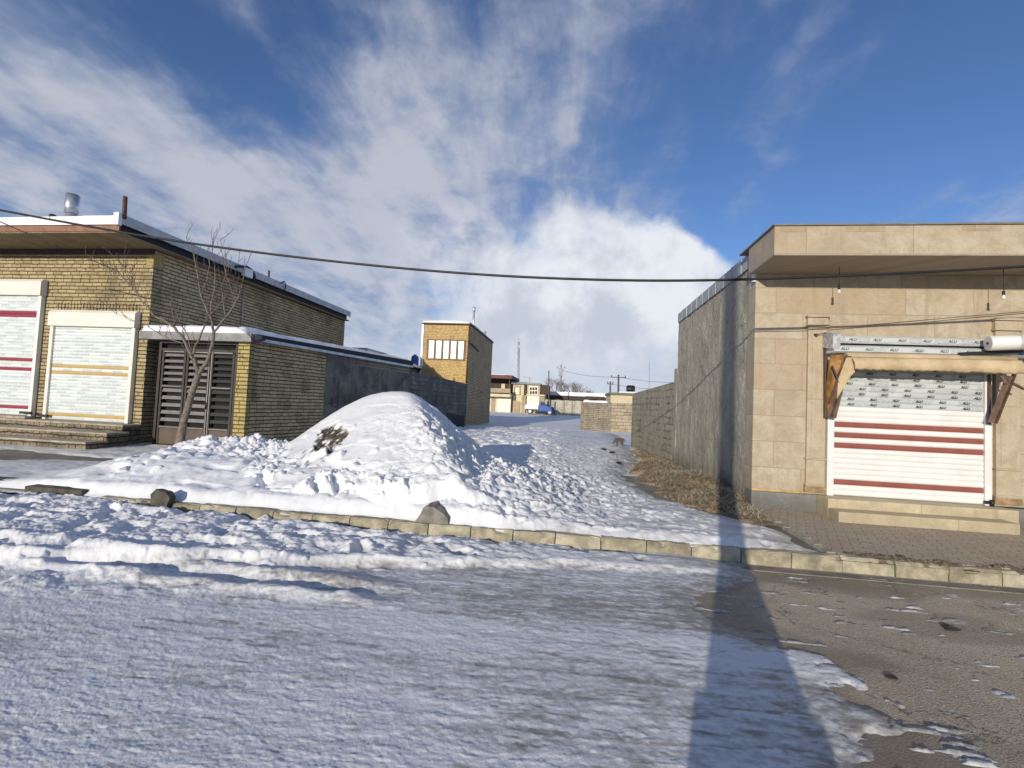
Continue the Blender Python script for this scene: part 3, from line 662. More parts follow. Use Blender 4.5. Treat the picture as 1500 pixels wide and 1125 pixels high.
# ------------------------------------------------------------------ kerb stones
from mathutils import noise as mn
def roughen(o, amp, scale, cuts, chip=0.0, topz=None):
    bm = bmesh.new(); bm.from_mesh(o.data); bmesh.ops.subdivide_edges(bm, edges=bm.edges[:], cuts=cuts, use_grid_fill=True)
    for v in bm.verts:
        p = v.co; n = Vector((mn.noise(p*scale), mn.noise(p*scale+Vector((17,3,5))), mn.noise(p*scale+Vector((4,29,8)))))
        n2 = Vector((mn.noise(p*scale*3.1), mn.noise(p*scale*3.1+Vector((7,3,5))), mn.noise(p*scale*3.1+Vector((4,9,8)))))
        v.co += n*amp + n2*amp*.45
        if chip and p.z > topz-.03 and p.y < 5.275:
            k = mn.noise(Vector((p.x*5.0, 3.3, 1.0)))+.6*mn.noise(Vector((p.x*17.0, 8.3, 1.0)))
            if k > .18: v.co += Vector((0, .02, -.028))*min(1, (k-.18)*3)*chip
    bm.to_mesh(o.data); bm.free(); o.data.update()
def kerb():
    x = -6.05; i = 0
    while x < 9.2:
        L = .49 + random.uniform(-.015, .03)
        mb = MB(); top = .148 + random.uniform(-.006, .006); yy = 5.235 + random.uniform(-.006, .006)
        x0, x1 = x+.006, x+L-.006
        tlt = random.uniform(-.006, .006)
        mb.prism([(yy-.004, -.15), (yy+.004, top-.02), (yy+.022, top), (yy+.115, top+.002), (yy+.115, -.15)], 'x', x0, x1)
        # chipped top edge
        mb.v = [(a, b, c + (tlt if a > (x0+x1)/2 else -tlt)) for a, b, c in mb.v]
        o = mb.build('kerb_stone', KERB if i % 3 else KERB_W); roughen(o, .006, 9, 7, 1.0, top)
        mid = (x0+x1)/2
        if mid < -1.0: lab = 'concrete kerb stone half buried under the edge of the roadside snow bank'
        elif mid < 2.8: lab = 'beige concrete kerb stone with snow lying behind it, in front of the alley'
        else: lab = 'weathered concrete kerb stone in front of the brown paved forecourt'
        tag(o, lab, 'kerb stone', 'kerb stones along the street'); o['n'] = i
        x += L; i += 1
kerb()
def kerb_earth():
    xs = np.arange(2.75, 6.4, .012); ys = np.arange(5.225, 5.48, .012); X, Y = np.meshgrid(xs, ys)
    e = .55*fbm(X*2.4, Y*5, 4, 951)+.5*fbm(X*11, Y*13, 4, 953) + .22 - ((Y-5.35)/.10)**2*.35 - .5*sst(3.1, 2.75, X)
    Z = .148 + .022*sst(0, .4, e)*(1+fbm(X*22, Y*22, 3, 955)) - .03*sst(.05, -.1, e)
    Z = np.where(Y < 5.24, np.minimum(Z, .12+.05*np.clip(e, 0, 1)), Z)
    o = grid_mesh('kerb_earth', X, Y, Z, plain('brown_earth', (.20,.15,.095), .95, var=.5, scale=30, bump=1.0))
    tag(o, 'brown earth and crumbs washed over the kerb before the forecourt', 'earth', kind='stuff')
kerb_earth()
# stones and clods
def chunk(name, c, size, mat, label, cat, seed, squash=(1,1,1), group=None, sub=2):
    bm = bmesh.new(); bmesh.ops.create_icosphere(bm, subdivisions=sub, radius=1)
    rr = random.Random(seed)
    pl = [(Vector((rr.gauss(0,1), rr.gauss(0,1), rr.gauss(0,.7))).normalized(), rr.uniform(.55,.85)) for _ in range(9)]
    for v in bm.verts:
        for n, dd in pl:
            t = v.co.dot(n)
            if t > dd: v.co -= n*(t-dd)
        v.co = Vector((v.co.x*size*squash[0], v.co.y*size*squash[1], v.co.z*size*squash[2]))
    me = bpy.data.meshes.new(name); bm.to_mesh(me); bm.free(); me.materials.append(mat)
    o = bpy.data.objects.new(name, me); C.objects.link(o); o.location = c
    return tag(o, label, cat, group)
c = atY(235, 732, 5.22); mb = MB()
mb.prism([(-5.22,.05),(-4.99,.02),(-4.96,.22),(-5.01,.30),(-5.15,.33),(-5.21,.25)], 'y', 5.16, 5.26)
ob_ = mb.build('stone_block', ROCK_D); roughen(ob_, .022, 6, 5); tag(ob_, 'dark upright stone block poking out of the snow bank below the tree', 'stone')
mb = MB(); mb.prism([(-1.80,.08),(-1.36,.06),(-1.39,.22),(-1.52,.31),(-1.58,.34),(-1.68,.33),(-1.79,.16)], 'y', 5.30, 5.62)
ob_ = mb.build('concrete_lump', ROCK); roughen(ob_, .022, 6, 5); tag(ob_, 'grey wedge shaped concrete lump in front of the snow pile behind the kerb', 'stone')
p = atZ(290, 672, .42); chunk('soil_clod', tuple(p), .085, SOILM, 'small black clod on the snow just right of the tree trunk', 'clod', 3)
p = atZ(301, 681, .36); chunk('soil_clod', tuple(p), .06, SOILM, 'flat dark clod on the snow right of the trunk, nearer the kerb', 'clod', 4, (1.3,1,.4))
for (px, py, s, sq, lab) in ((1394,921,.055,(1.5,.55,.22),'long black scrap lying on the bare asphalt, the larger one at the right'),
                             (1307,992,.045,(1.2,.5,.25),'small black scrap on the asphalt beside the edge of the icy snow'),
                             (1385,915,.03,(1.2,.5,.3),'tiny dark crumb just behind the larger black scrap')):
    p = atZ(px, py, .006); chunk('road_scrap', tuple(p), s, SOILM, lab, 'scrap', int(px), sq)
for (px, py, s, lab) in ((706,666,.10,'dark clod at the foot of the snow pile at the edge of the shade'),(735,637,.13,'dark clod in the shaded snow beside the brick tower'),
                     (884,658,.14,'dark clod to the left of the small dog, the left of two'),(896,663,.16,'dark clod to the left of the small dog, the right of two'),
                     (907,678,.11,'dark clod in front of the small dog at the edge of the straw'),(845,624,.3,'dark heap of stones at the left foot of the block wall')):
    p = atZ(px, py, .22); chunk('dark_clod', tuple(p), s*.65, SOILM, lab, 'clod', int(px), (1.2,.9,.45))
def gutter():
    for (px, py, rx, lab) in ((85,729,.45,'dark slab standing in for the black gutter opening near the left steps'),(10,717,.8,'broken concrete gutter slab at the far left edge of the snow')):
        c = atZ(px, py, .06); mb = MB(); mb.box(c[0]-rx, c[0]+rx, c[1]-.07, c[1]+.16, .0, .20)  # the first box is a dark stand-in for the black opening
        tag(mb.build('gutter_slab', ROCK_D, bevel=.01), lab, 'slab')
gutter()

# ------------------------------------------------------------------ straw along the right wall
def straw():
    rr = random.Random(5)
    STRAW = plain('straw', (.43,.365,.255), .95, var=.55, scale=30)
    STRAW2 = plain('brown_litter', (.25,.19,.12), .95, var=.5, scale=25, bump=1.0)
    xs = np.arange(.6, 2.86, .02); ys = np.arange(6.4, 17, .03); X, Y = np.meshgrid(xs, ys)
    xl = np.interp(Y, [6.4,7.0,7.8,9,10.5,12,14,17], [2.6,2.25,1.75,1.50,1.55,1.85,2.15,2.4])
    e = X-xl + .55*fbm(X*2.2, Y*2.2, 5, 301)
    h = .145 + .05*sst(-.1, .5, e)*(1+fbm(X*3, Y*3, 4, 305)) + .24*np.exp(-(((X-2.35)/.42)**2+((Y-8.9)/.85)**2)) + .16*np.exp(-(((X-2.0)/.35)**2+((Y-11.4)/.9)**2))
    h = h + (.05*fbm(X*7, Y*7, 5, 311) + .05*np.maximum(0, fbm(X*2.2, Y*1.4, 3, 315)))*sst(-.1, .4, e) - .12*sst(.05, -.2, e)
    h = h - .10*np.exp(-((X-2.86)/.10)**2)
    o = grid_mesh('straw_litter', X, Y, h, STRAW2)
    tag(o, 'brown straw and litter heaped along the foot of the grey cement wall', 'straw', kind='stuff')
    hh = lambda x, y: float(h[min(len(ys)-1, max(0, int((y-6.4)/.03))), min(len(xs)-1, max(0, int((x-.6)/.02)))])
    mb = MB(); n = 0
    while n < 14000:
        x = rr.uniform(1.2, 2.84); y = 6.7+rr.random()**1.6*9
        i, j = min(len(ys)-1, int((y-6.4)/.03)), min(len(xs)-1, int((x-.6)/.02))
        dens = .25 + 1.2*math.exp(-((x-2.3)/.5)**2-((y-8.7)/1.2)**2) + .6*math.exp(-((x-1.9)/.4)**2-((y-11.3)/1.2)**2)
        if e[i, j] < .08 or rr.random() > dens: continue
        L = rr.uniform(.05, .17); a = rr.uniform(0, 2*math.pi); w = rr.uniform(.003, .007)
        d = Vector((math.cos(a), math.sin(a), rr.uniform(-.25, .55))).normalized()*L; s = Vector((-math.sin(a), math.cos(a), 0))*w
        p0 = Vector((x, y, hh(x, y)+rr.uniform(-.005, .03)))
        mb.add([p0-s, p0+s, p0+d+s*.5, p0+d-s*.5], [(0,1,2,3)]); n += 1
    b = mb.build('straw_stalk_mass', STRAW, o); b['kind'] = 'stuff'
straw()

# ------------------------------------------------------------------ lettering
def text_mesh(txt, height, shear=.25, bold=.0):
    cu = bpy.data.curves.new('lettering', 'FONT'); cu.body = txt; cu.size = height/.7; cu.shear = shear; cu.offset = bold; cu.align_x = 'CENTER'; cu.resolution_u = 2
    ob = bpy.data.objects.new('lettering', cu); C.objects.link(ob)
    dg = bpy.context.evaluated_depsgraph_get(); me = ob.evaluated_get(dg).to_mesh()
    v = [tuple(q.co) for q in me.vertices]; f = [tuple(q.vertices) for q in me.polygons]
    ob.evaluated_get(dg).to_mesh_clear(); bpy.data.objects.remove(ob); bpy.data.curves.remove(cu)
    return v, f

# ------------------------------------------------------------------ right shop
XR, YR = 2.85, 7.60
def slat_curtain(x0, x1, y, z0, z1, sh, mats, pick, name, parent):
    """convex horizontal slats; pick(i, z) returns the material slot"""
    mb = MB(); n = int(round((z1-z0)/sh)); sh = (z1-z0)/n
    prof = ((0,.000),(.12,.010),(.35,.016),(.65,.016),(.9,.010),(.97,.0))
    for i in range(n):
        zb = z0+i*sh
        vs = []
        for t, o in prof: vs += [(x0, y-o, zb+t*sh), (x1, y-o, zb+t*sh)]
        fs = [(2*k, 2*k+1, 2*k+3, 2*k+2) for k in range(len(prof)-1)]
        mb.add(vs, fs, pick(i, zb), False)
        mb.add([(x0, y, zb+.97*sh), (x1, y, zb+.97*sh), (x1, y, zb+sh), (x0, y, zb+sh)], [(0,1,2,3)], pick(i, zb))
    return mb.build(name, mats, parent)

def right_shop():
    t = thing('stone_shop', 'single storey shop clad in beige travertine, a white shutter and jutting flat roof', 'shop', (6, 9, .15))
    f = MB(); f.box(XR, 16, YR, YR+.3, .42, 4.2)
    f.build('front_wall', STONE, t)
    w = MB(); w.box(XR+.03, XR+.3, YR+.301, 12.9, -.1, 4.08); sw = w.build('side_wall', RENDER_R, t)
    U, V = np.meshgrid(np.arange(YR+.02, 12.905, .018), np.arange(-.1, 4.09, .018))
    dd_ = .016*fbm(U*1.1, V*1.1, 4, 901) + .014*fbm(U*5, V*4, 5, 905) + .006*fbm(U*22, V*22, 3, 909) + .02*np.maximum(0, fbm(U*2.2, V*.6, 4, 911)-.12)
    dd_ = dd_*sst(YR+.02, YR+.2, U)
    rel = grid_mesh('render_coat', XR+.012-dd_, U, V, RENDER_R); rel.parent = sw
    # thin return of render at the corner
    w = MB(); w.box(XR+.302, 16, YR+.302, 12.88, .1, 4.05); w.build('rear_block', RENDER_R, t)
    for px_ in ((XR-.012, 3.80, .415), (6.28, 16, .40)): p = MB(); p.box(px_[0], px_[1], YR-.035, YR+.2, -.1, px_[2]); p.build('plinth', PLINTH, t, bevel=.008)
    p = MB(); p.box(XR+.003, 3.6, YR-.006, YR+.1, .418, .455); p.build('yellow_base_course', plain('ochre_base_course', (.45,.31,.12), .7, var=.3, scale=5), t)
    # roof canopy
    r = MB(); r.box(2.735, 16, 6.67, YR-.002, 3.858, 4.25); roof = r.build('roof_canopy', STONE_T, t)
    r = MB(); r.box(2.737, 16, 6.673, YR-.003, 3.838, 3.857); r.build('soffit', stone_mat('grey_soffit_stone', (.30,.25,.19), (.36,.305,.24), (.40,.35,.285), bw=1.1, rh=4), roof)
    r = MB(); r.box(2.71, 16, 6.645, YR+.35, 4.252, 4.275); r.build('roof_edge_trim', plain('dark_grey_trim', (.17,.165,.15), .6), roof)
    m2 = stone_mat('dark_top_slab', (.34,.265,.175), (.38,.30,.205), (.43,.35,.25), bw=.7, rh=3)
    for x0, x1 in ((2.80,3.15),(3.66,4.15),(5.08,5.55),(6.6,7.2)): b = MB(); b.box(x0, x1, 6.666, 6.69, 4.168, 4.249); b.build('top_slab', m2, roof)
    # metal parapet along the alley side
    g = MB()
    ys = np.linspace(YR+.12, 12.88, 12)
    for i in range(11): g.box(XR-.022-.002*(i%2), XR-.004, ys[i], ys[i+1]-.004, 4.02, 4.27)
    for i in range(1, 11): g.box(XR-.032, XR+.0, ys[i]-.010, ys[i]+.010, 4.015, 4.278)
    g.build('sheet_parapet', SHEET_P, t)
    g = MB(); g.box(XR-.045, XR-.003, YR-.01, YR+.05, 3.72, 4.02); g.build('corner_spout', WHITE_SHEET, t)
    # pilasters
    for x0, x1 in ((3.62, 3.885), (6.20, 6.52)):
        m = MB(); m.box(x0, x1, YR-.05, YR+.05, .47, 3.0)
        m.box(x0+.06, x1-.06, YR-.062, YR, .98, 2.88)
        m.box(x0-.02, x1+.02, YR-.075, YR+.04, .95, .972)
        m.box(x0-.02, x1+.0, YR-.068, YR+.04, .56, .585)
        pil = m.build('pilaster', STONE_T, t, bevel=.006)
        k = MB(); k.box(x0-.03, x1+.03, YR-.085, YR+.04, 3.002, 3.03); k.box(x0-.015, x1+.015, YR-.062, YR+.04, 3.031, 3.15); k.box(x0-.035, x1+.035, YR-.095, YR+.04, 3.151, 3.185)
        k.build('capital', STONE_T, pil, bevel=.004)
        k = MB(); k.box(x0-.02, x1+.02, YR-.058, YR+.04, .458, .545); k.build('base', plain('brown_base_stone', (.30,.20,.105), .6, var=.3, scale=8), pil)
    # steps
    s = MB(); s.box(3.78, 6.24, 7.25, YR-.036, .1, .425); s.build('upper_step', STONE_S, t, bevel=.012)
    s = MB(); s.box(3.98-.2, 6.02, 6.98, 7.249, .1, .295); s.build('lower_step', STONE_S, t, bevel=.012)
    # shutter
    z0, z1 = .435, 2.66
    sh = thing('roller_shutter', None, None); del_props(sh)
    sh.parent = t; sh.matrix_parent_inverse = Matrix.Translation(-Vector(t.location))
    n = 28; dz = (z1-z0)/n
    reds = {2, 3-0+0} if False else set()
    def pick(i, z):
        if i == 2: return 1
        if i in (9, 11, 13): return 1
        if i >= 17: return 2
        return 0
    x0, x1 = 4.00, 6.04
    cur = slat_curtain(x0, x1, YR-.03, z0, z1, dz, [WHITE, RED_S, GREYFILM], pick, 'slat_curtain', t)
    bpy.data.objects.remove(sh)
    for gx in ((3.905, 3.998), (6.042, 6.13)): g = MB(); g.box(*gx, YR-.075, YR-.002, z0-.01, 2.66); g.build('guide_rail', WHITE, t, bevel=.008)
    b = MB(); b.box(6.02, 6.13, YR-.10, YR-.076, .455, .50); b.tube([(6.10, YR-.11, .43), (6.10, YR-.11, .52)], .022); b.build('padlock', BLACK, t)
    v, fc = text_mesh('ALU', .034, .3, .003)
    L = MB(); rr = random.Random(2)
    for i in range(17, 28):
        zb = z0+i*dz; off = rr.uniform(0, .3)
        x = x0+.06+off*.6
        while x < x1-.06:
            L.add([(x+a, YR-.0476, zb+dz*.5-.017+b_) for a, b_, _ in v], fc); x += .315
    L.build('printed_lettering', BLACK, cur)
    pa = MB(); pa.add([(5.78, YR-.05, 1.10), (5.88, YR-.052, 1.16), (5.79, YR-.075, 1.12)], [(0,1,2)]); pa.build('peeling_film', WHITE, cur)
    # light bulbs hang from the soffit
    for (bx, by) in ((1229, 424), (1470, 432)):
        Y = YR-.38; q = atY(bx, by, Y)
        l = thing('light_bulb', 'bare hanging light bulb %s' % ('near the alley corner of the stone shop' if bx < 1300 else 'above the white awning tube at the right end'), 'light bulb', tuple(q), 'bulbs under the shop roof')
        w = MB(); w.tube([(q[0], Y, 3.838), (q[0]+.003, Y, q[2]+.05)], .004, 6); w.build('flex', CABLE, l)
        w = MB(); w.tube([(q[0], Y, q[2]+.055), (q[0], Y, q[2]+.0)], .017, 10); w.build('socket', BLACK, l)
        gl = MB(); pr = [(0,.012),(-.012,.014),(-.03,.021),(-.042,.023),(-.054,.019),(-.063,.010),(-.066,.003)]
        gl.tube([(q[0], Y, q[2]+a) for a, _ in pr], [b for _, b in pr], 12); gl.build('glass', plain('frosted_glass', (.75,.72,.62), .15), l)
    # thin service wire on the facade
    w = MB(); pts = [atY(1098,485,YR-.04), atY(1205,481,YR-.09), atY(1250,478,YR-.07), atY(1320,472,YR-.1), atY(1420,463,YR-.08), atY(1520,455,YR-.06)]
    w.tube(pts, .006, 6); w.build('service_wire', plain('brown_wire', (.13,.09,.06), .7), t)
    h = MB(); q = atY(1195,490,YR-.08); h.tube([(q[0], YR-.05, q[2]), (q[0], YR-.12, q[2]-.01)], .02, 8); h.tube([(q[0], YR-.11, q[2]), (q[0]+.25, YR-.13, q[2]+.03)], .006, 6); h.build('wire_hook', RUST, t)
    return t
def del_props(o): 
    for k in ('label', 'category'): 
        if k in o: del o[k]
right_shop()

# awning folded above the shutter: a thing of its own
def awning():
    t = thing('folded_awning', 'rolled up beige awning with film wrapped box and brown side arms above the shutter', 'awning', (5, 7.4, 2.7))
    a0 = atY(1216, 492, 7.35); a1 = atY(1440, 495, 7.35)
    X0, X1 = a0[0], atY(1500, 500, 7.35)[0]+.35
    zt = a0[2]; 
    def P(px, py, Y): return atY(px, py, Y)
    # cassette: upper printed rail, gap, lower printed rail
    b = MB(); z2 = P(1300, 504, 7.30)[2]
    prof_hi = [(7.31, z2), (7.29, z2+.03), (7.29, z2+.085), (7.32, z2+.11), (7.5, z2+.11), (7.5, z2)]
    b.prism(prof_hi, 'x', X0+.10, X1, 0)
    zl = P(1300, 518, 7.28)[2]
    prof_lo = [(7.30, zl), (7.27, zl+.02), (7.27, zl+.09), (7.31, zl+.115), (7.5, zl+.115), (7.5, zl)]
    b.prism(prof_lo, 'x', X0+.02, X1-.15, 0)
    box = b.build('cassette', GREYFILM, t)
    d = MB(); d.box(X0+.05, X1-.05, 7.33, 7.52, zl+.116, z2-.001); d.build('roller_gap', DARKGAP, box)
    v, fc = text_mesh('ALU', .04, .3, .0015); L = MB()
    x = X0+.28
    while x < X1-.3:
        L.add([(x+a, 7.288, z2+.037+b_) for a, b_, _ in v], fc); L.add([(x-.12+a, 7.268, zl+.035+b_) for a, b_, _ in v], fc); x += .33
    L.build('printed_lettering', BLACK, box)
    e = MB(); e.prism([(7.26, zl+.05), (7.24, z2+.12), (7.30, z2+.16), (7.55, z2+.17), (7.55, zl+.1)], 'x', X0-.01, X0+.09); e.build('end_cap', plain('crumpled_film', (.42,.43,.44), .35, var=.4, scale=18, bump=.8), box)
    # white tube
    q0 = P(1447, 503, 7.12); q1 = P(1530, 500, 7.0)
    w = MB(); w.tube([q0, q0+(q1-q0)*.02, q1], [.098,.104,.104], 20); tb = w.build('white_tube', WHITE, t)
    w = MB(); w.tube([q0+(q1-q0)*.52, q0+(q1-q0)*.56], [.109,.109], 20); w.build('tube_band', GREYFILM, tb); w = MB(); w.tube([q0-(q1-q0)*.012, q0], [.02,.02], 10); w.build('axle', BLACK, tb)
    dk = MB(); k0 = P(1405, 519, 7.24); k1 = P(1497, 514, 7.2); dk.obox(k0, k1, .05, .05); dk.build('tube_bracket', BLACK, t)
    # valance: beige cloth with scalloped lower edge, wrapping round at the left
    YV = 7.16; nx = 90; ny = 9
    tl, tr = P(1247, 523, YV), P(1496, 528, YV); bl, brr = P(1251, 541, YV), P(1500, 548, YV)
    U, V = np.meshgrid(np.linspace(0, 1, nx), np.linspace(0, 1, ny))
    top = tl[None,None]*(1-U[...,None]) + tr[None,None]*U[...,None]; bot = bl[None,None]*(1-U[...,None]) + brr[None,None]*U[...,None]
    Pm = top*(1-V[...,None]) + bot*V[...,None]
    sc = .005*np.sin(U*2*math.pi*19) + .012*fbm(U*14, V*0, 3, 401)
    Pm[...,2] += sc*V**2
    Pm[...,1] += -.05*np.sin(V*math.pi*.9) + .012*fbm(U*12, V*3, 3, 405)
    cl = grid_mesh('valance_cloth', Pm[...,0], Pm[...,1], Pm[...,2], AWN); cl.parent = t; cl.matrix_parent_inverse = Matrix.Translation(-Vector(t.location))
    md = cl.modifiers.new('thick', 'SOLIDIFY'); md.thickness = .012; md.offset = 0
    roll = MB(); roll.tube([tl+np.array([-.02,.10,.02]), tr+np.array([0,.10,.02])], .055, 14); roll.build('cloth_roll', AWN, t)
    # left wing of cloth
    wv = [P(1240,524,YV), P(1254,523,YV-.01), P(1252,545,YV+.02), P(1246,551,YV+.03), P(1243,558,YV+.06), P(1237,566,YV+.1), P(1226,584,YV+.16), P(1228,556,YV+.1)]
    m = MB(); back = [q+np.array([.0,.012,0]) for q in wv]; n = len(wv)
    m.add(list(wv)+back, [tuple(range(n)), tuple(range(n,2*n))[::-1]] + [(i,(i+1)%n,n+(i+1)%n,n+i) for i in range(n)]); m.build('side_cloth', AWN, t)
    # left arm: golden tarpaulin fold and brown bars
    m = MB(); g0 = [P(1217,520,7.3), P(1238,519,7.24), P(1236,534,7.24), P(1223,572,7.32), P(1213,612,7.45), P(1210,608,7.5), P(1212,560,7.42)]
    back = [q+np.array([.0,.03,0]) for q in g0]; n = len(g0)
    m.add(list(g0)+back, [tuple(range(n)), tuple(range(n,2*n))[::-1]] + [(i,(i+1)%n,n+(i+1)%n,n+i) for i in range(n)]); m.build('tarpaulin_fold', TARP, t)
    arm = MB(); arm.obox(P(1243,521,7.2), P(1221,612,7.42), .045, .05); arm.obox(P(1237,530,7.22), P(1214,611,7.44), .03, .04); arm.build('folding_arm', TARP_P, t)
    arm = MB(); arm.obox(P(1240,527,7.2), P(1217,612,7.42), .016, .03); arm.obox(P(1232,540,7.25), P(1215,590,7.36), .012, .02); arm.obox(P(1219,535,7.27), P(1229,560,7.27), .012, .02); arm.build('arm_strut', TARP_D, t)
    lf = MB(); lf.obox(P(1209.5,487,7.5), P(1209.5,612,7.5), .03, .04); lf.build('side_post', TARP_D, t)
    # right arm
    a = MB(); a.obox(P(1479,551,7.2), P(1451,619,7.42), .05, .05); a.build('folding_arm', TARP_P, t)
    a = MB(); a.obox(P(1486,548,7.18), P(1458,620,7.40), .028, .04); a.obox(P(1466,550,7.22), P(1474,562,7.2), .03, .03); a.obox(P(1484,562,7.2), P(1500,570,7.25), .02, .03); a.build('arm_strut', TARP_D, t)
    a = MB(); a.obox(P(1449.5,548,7.5), P(1449,622,7.5), .022, .03); a.build('side_post', TARP_D, t)
    return t
awning()

# ------------------------------------------------------------------ block wall continuing behind the shop
mb = MB()
mb.add([(2.85,13.25,-.1),(2.42,18.6,-.1),(2.62,18.6,-.1),(3.05,13.25,-.1),(2.85,13.25,2.42),(2.42,18.6,2.22),(2.62,18.6,2.22),(3.05,13.25,2.42)],
       [(3,2,1,0),(4,5,6,7),(0,1,5,4),(1,2,6,5),(2,3,7,6),(3,0,4,7)])
wl = mb.build('block_wall', BLOCK_R); tag(wl, 'patchy cement block wall running on behind the grey side of the stone shop', 'wall')
mb = MB(); mb.box(2.853, 3.1, 12.905, 13.245, -.1, 2.78); mb.build('pier', RENDER_R, wl)

# ------------------------------------------------------------------ left brick shop
XL, YL = -10.9, 10.35
def left_shop():
    t = thing('brick_shop', 'yellow brick shop with two white shutters and a white edged flat roof', 'shop', (-15, 12, .15))
    w = MB(); w.box(-24, XL, YL, YL+.3, -.1, 5.2); w.build('front_wall', BRICK_Y, t)
    w = MB(); w.box(XL-.3, XL+.002, YL+.301, 20.4, -.1, 5.46); w.box(-24, XL-.301, 20.1, 20.39, -.1, 5.2); w.build('side_wall', BRICK_S, t)
    w = MB(); w.box(XL-.20, XL+.004, YL-.012, YL+.301, 4.78, 5.12); w.build('corner_patch', plain('yellow_brick_paint', (.36,.28,.11), .9, var=.3, scale=18, bump=.8), t)
    # roof
    r = MB(); r.box(-24, XL+.24, 9.20, 20.38, 5.205, 5.235); roof = r.build('soffit', SOFFIT, t)
    r = MB(); r.box(-24, XL+.245, 9.18, 9.215, 5.236, 5.375); r.build('brown_fascia', BROWN_W, roof)
    r = MB(); r.box(-24, XL+.10, 9.22, 20.36, 5.236, 5.46); r.build('roof_slab', TARBLACK, roof)
    r = MB(); x = -24.0; i = 0
    while x < XL+.2:
        x2 = min(x+1.55, XL+.245); r.box(x, x2-.008, 9.14+.004*(i % 2), 9.17, 5.38, 5.575+.008*(i % 3)); x = x2; i += 1
    r.build('front_fascia', WHITE_SHEET, roof)
    r = MB(); r.box(XL+.14, XL+.275, 9.12, 9.21, 5.37, 5.66); r.build('corner_cap', WHITE_SHEET, roof)
    g = MB(); ys = np.linspace(9.215, 20.42, 9)
    for i in range(8): g.box(XL+.215+.003*(i%2), XL+.245, ys[i], ys[i+1]-.006, 5.43, 5.66)
    for i in range(1, 9): g.box(XL+.20, XL+.256, ys[i]-.012, ys[i]+.012, 5.42, 5.67)
    g.build('side_fascia', SHEET_B, roof)
    s = MB(); 
    o = snow_sheet('roof_snow', -24, XL+.2, 9.3, 20.3, 5.47, .10, .5, t, seed=501)
    # dark strip standing in for the shadow gap under the soffit
    b = MB(); b.box(-24, XL+.02, YL-.05, YL-.001, 5.06, 5.204); b.build('soffit_shadow_strip', GATE_F, t)
    # shutters
    def shutter(x0, x1, z0, z1, zbox, stripes, smat, edge):
        n = int(round((zbox-z0)/.084)); dz = (zbox-z0)/n
        def pick(i, z):
            for s in stripes:
                if abs(z+dz/2-s) < dz*.55: return 1
            return 0
        cur = slat_curtain(x0+.10, x1-.10, YL-.05, z0, zbox, dz, [FILM, smat], pick, 'shutter_curtain', t)
        b = MB(); b.prism([(YL-.16, zbox-.01), (YL-.16, z1-.07), (YL-.10, z1), (YL-.001, z1), (YL-.001, zbox-.01)], 'x', x0-.02, x1+.02); b.build('shutter_box', CREAM_L, cur)
        for gx in ((x0, x0+.10), (x1-.10, x1)): b = MB(); b.box(*gx, YL-.11, YL-.002, z0-.01, zbox-.011); b.build('guide_rail', edge, cur, bevel=.008)
        b = MB(); b.box(x1-.28 if x0 < -14 else x0-.06, x1+.06 if x0 < -14 else x0+.22, YL-.17, YL-.12, z0+.05, z0+.11); b.build('padlock', BLACK, cur)
        return cur
    shutter(-17.4, -14.07, .72, 4.36, 3.93, (.95, 1.98, 2.20, 3.42), MAROON, WHITE)
    shutter(-13.72, -11.17, .67, 3.55, 3.13, (.80, 1.90, 2.10), GOLD_S, CREAM_L)
    # soldier course over the second shutter
    b = MB()
    x = -13.72
    while x < -11.2: b.box(x, x+.075, YL-.018, YL+.1, 3.56, 3.76); x += .098
    b.build('soldier_course', BRICK_Y, t)
    # rubble steps
    STEP = brick('rubble_step', ((.17,.13,.08),(.30,.24,.155),(.34,.29,.2)), (.035,.03,.022), .17, .13, .022, 1.0, dirt=(.07,.07,.05,.7), warp=.06)
    TREAD = plain('step_tread', (.36,.31,.25), .9, var=.25, scale=5, bump=.5)
    for (x1, y0, zb, zt) in ((-10.62, 8.80, .0, .33), (-10.68, 9.30, .0, .50), (-10.88, 9.85, .0, .655)):
        yb = {8.80: 9.298, 9.30: 9.848, 9.85: YL-.001}[y0]
        s = MB(); s.box(-22, x1, y0+.015, yb, zb, zt-.045); st = s.build('step', STEP, t, bevel=.012)
        s = MB(); s.box(-22, x1+.012, y0, yb, zt-.044, zt); s.build('tread', TREAD, st, bevel=.01)
    s = MB(); s.box(-22, -13.9, 9.99, YL-.12, .656, .715); s.build('door_sill', TREAD, t, bevel=.008)
    # roof things that belong to the building
    q = atY(104, 318, 10.4); 
    v = MB(); v.tube([(q[0], 10.4, 5.4), (q[0], 10.4, 6.35)], .115, 16); v.tube([(q[0], 10.4, 6.20), (q[0], 10.4, 6.40), (q[0], 10.4, 6.72)], [.15,.155,.15], 16); v.build('flue_vent', STEEL, t)
    p0, p1 = atY(182, 320, 9.25), atY(183.5, 288, 9.25); v = MB(); v.tube([p0, p1], .045, 10); v.build('roof_post', RUST, t)
    q = atY(77, 318, 9.2); v = MB(); v.tube([q+np.array([0,0,-.06]), q+np.array([0,0,.06])], .06, 8); v.obox(q+np.array([-.08,0,.03]), q+np.array([.1,0,.0]), .05,.05); v.build('cable_bracket', CABLE, t)
    # flexible drain pipe over the parapet and down the side wall
    XS = XL+.26
    def S(px, py): q = atX(px, py, XS); return (XS+.03, q[1], q[2])
    v = MB(); v.tube([S(344,391), S(352,390), S(361,391), S(368,396), S(372,404), S(370,413)], .04, 10); v.build('roof_drain', CABLE, t)
    v = MB(); a = S(367,414); b2 = S(367.5,472); v.tube([(XL+.04, a[1], a[2]-.1), (XL+.04, a[1], 3.2)], .022, 8); v.build('downpipe', plain('grey_pvc', (.42,.38,.32), .6), t)
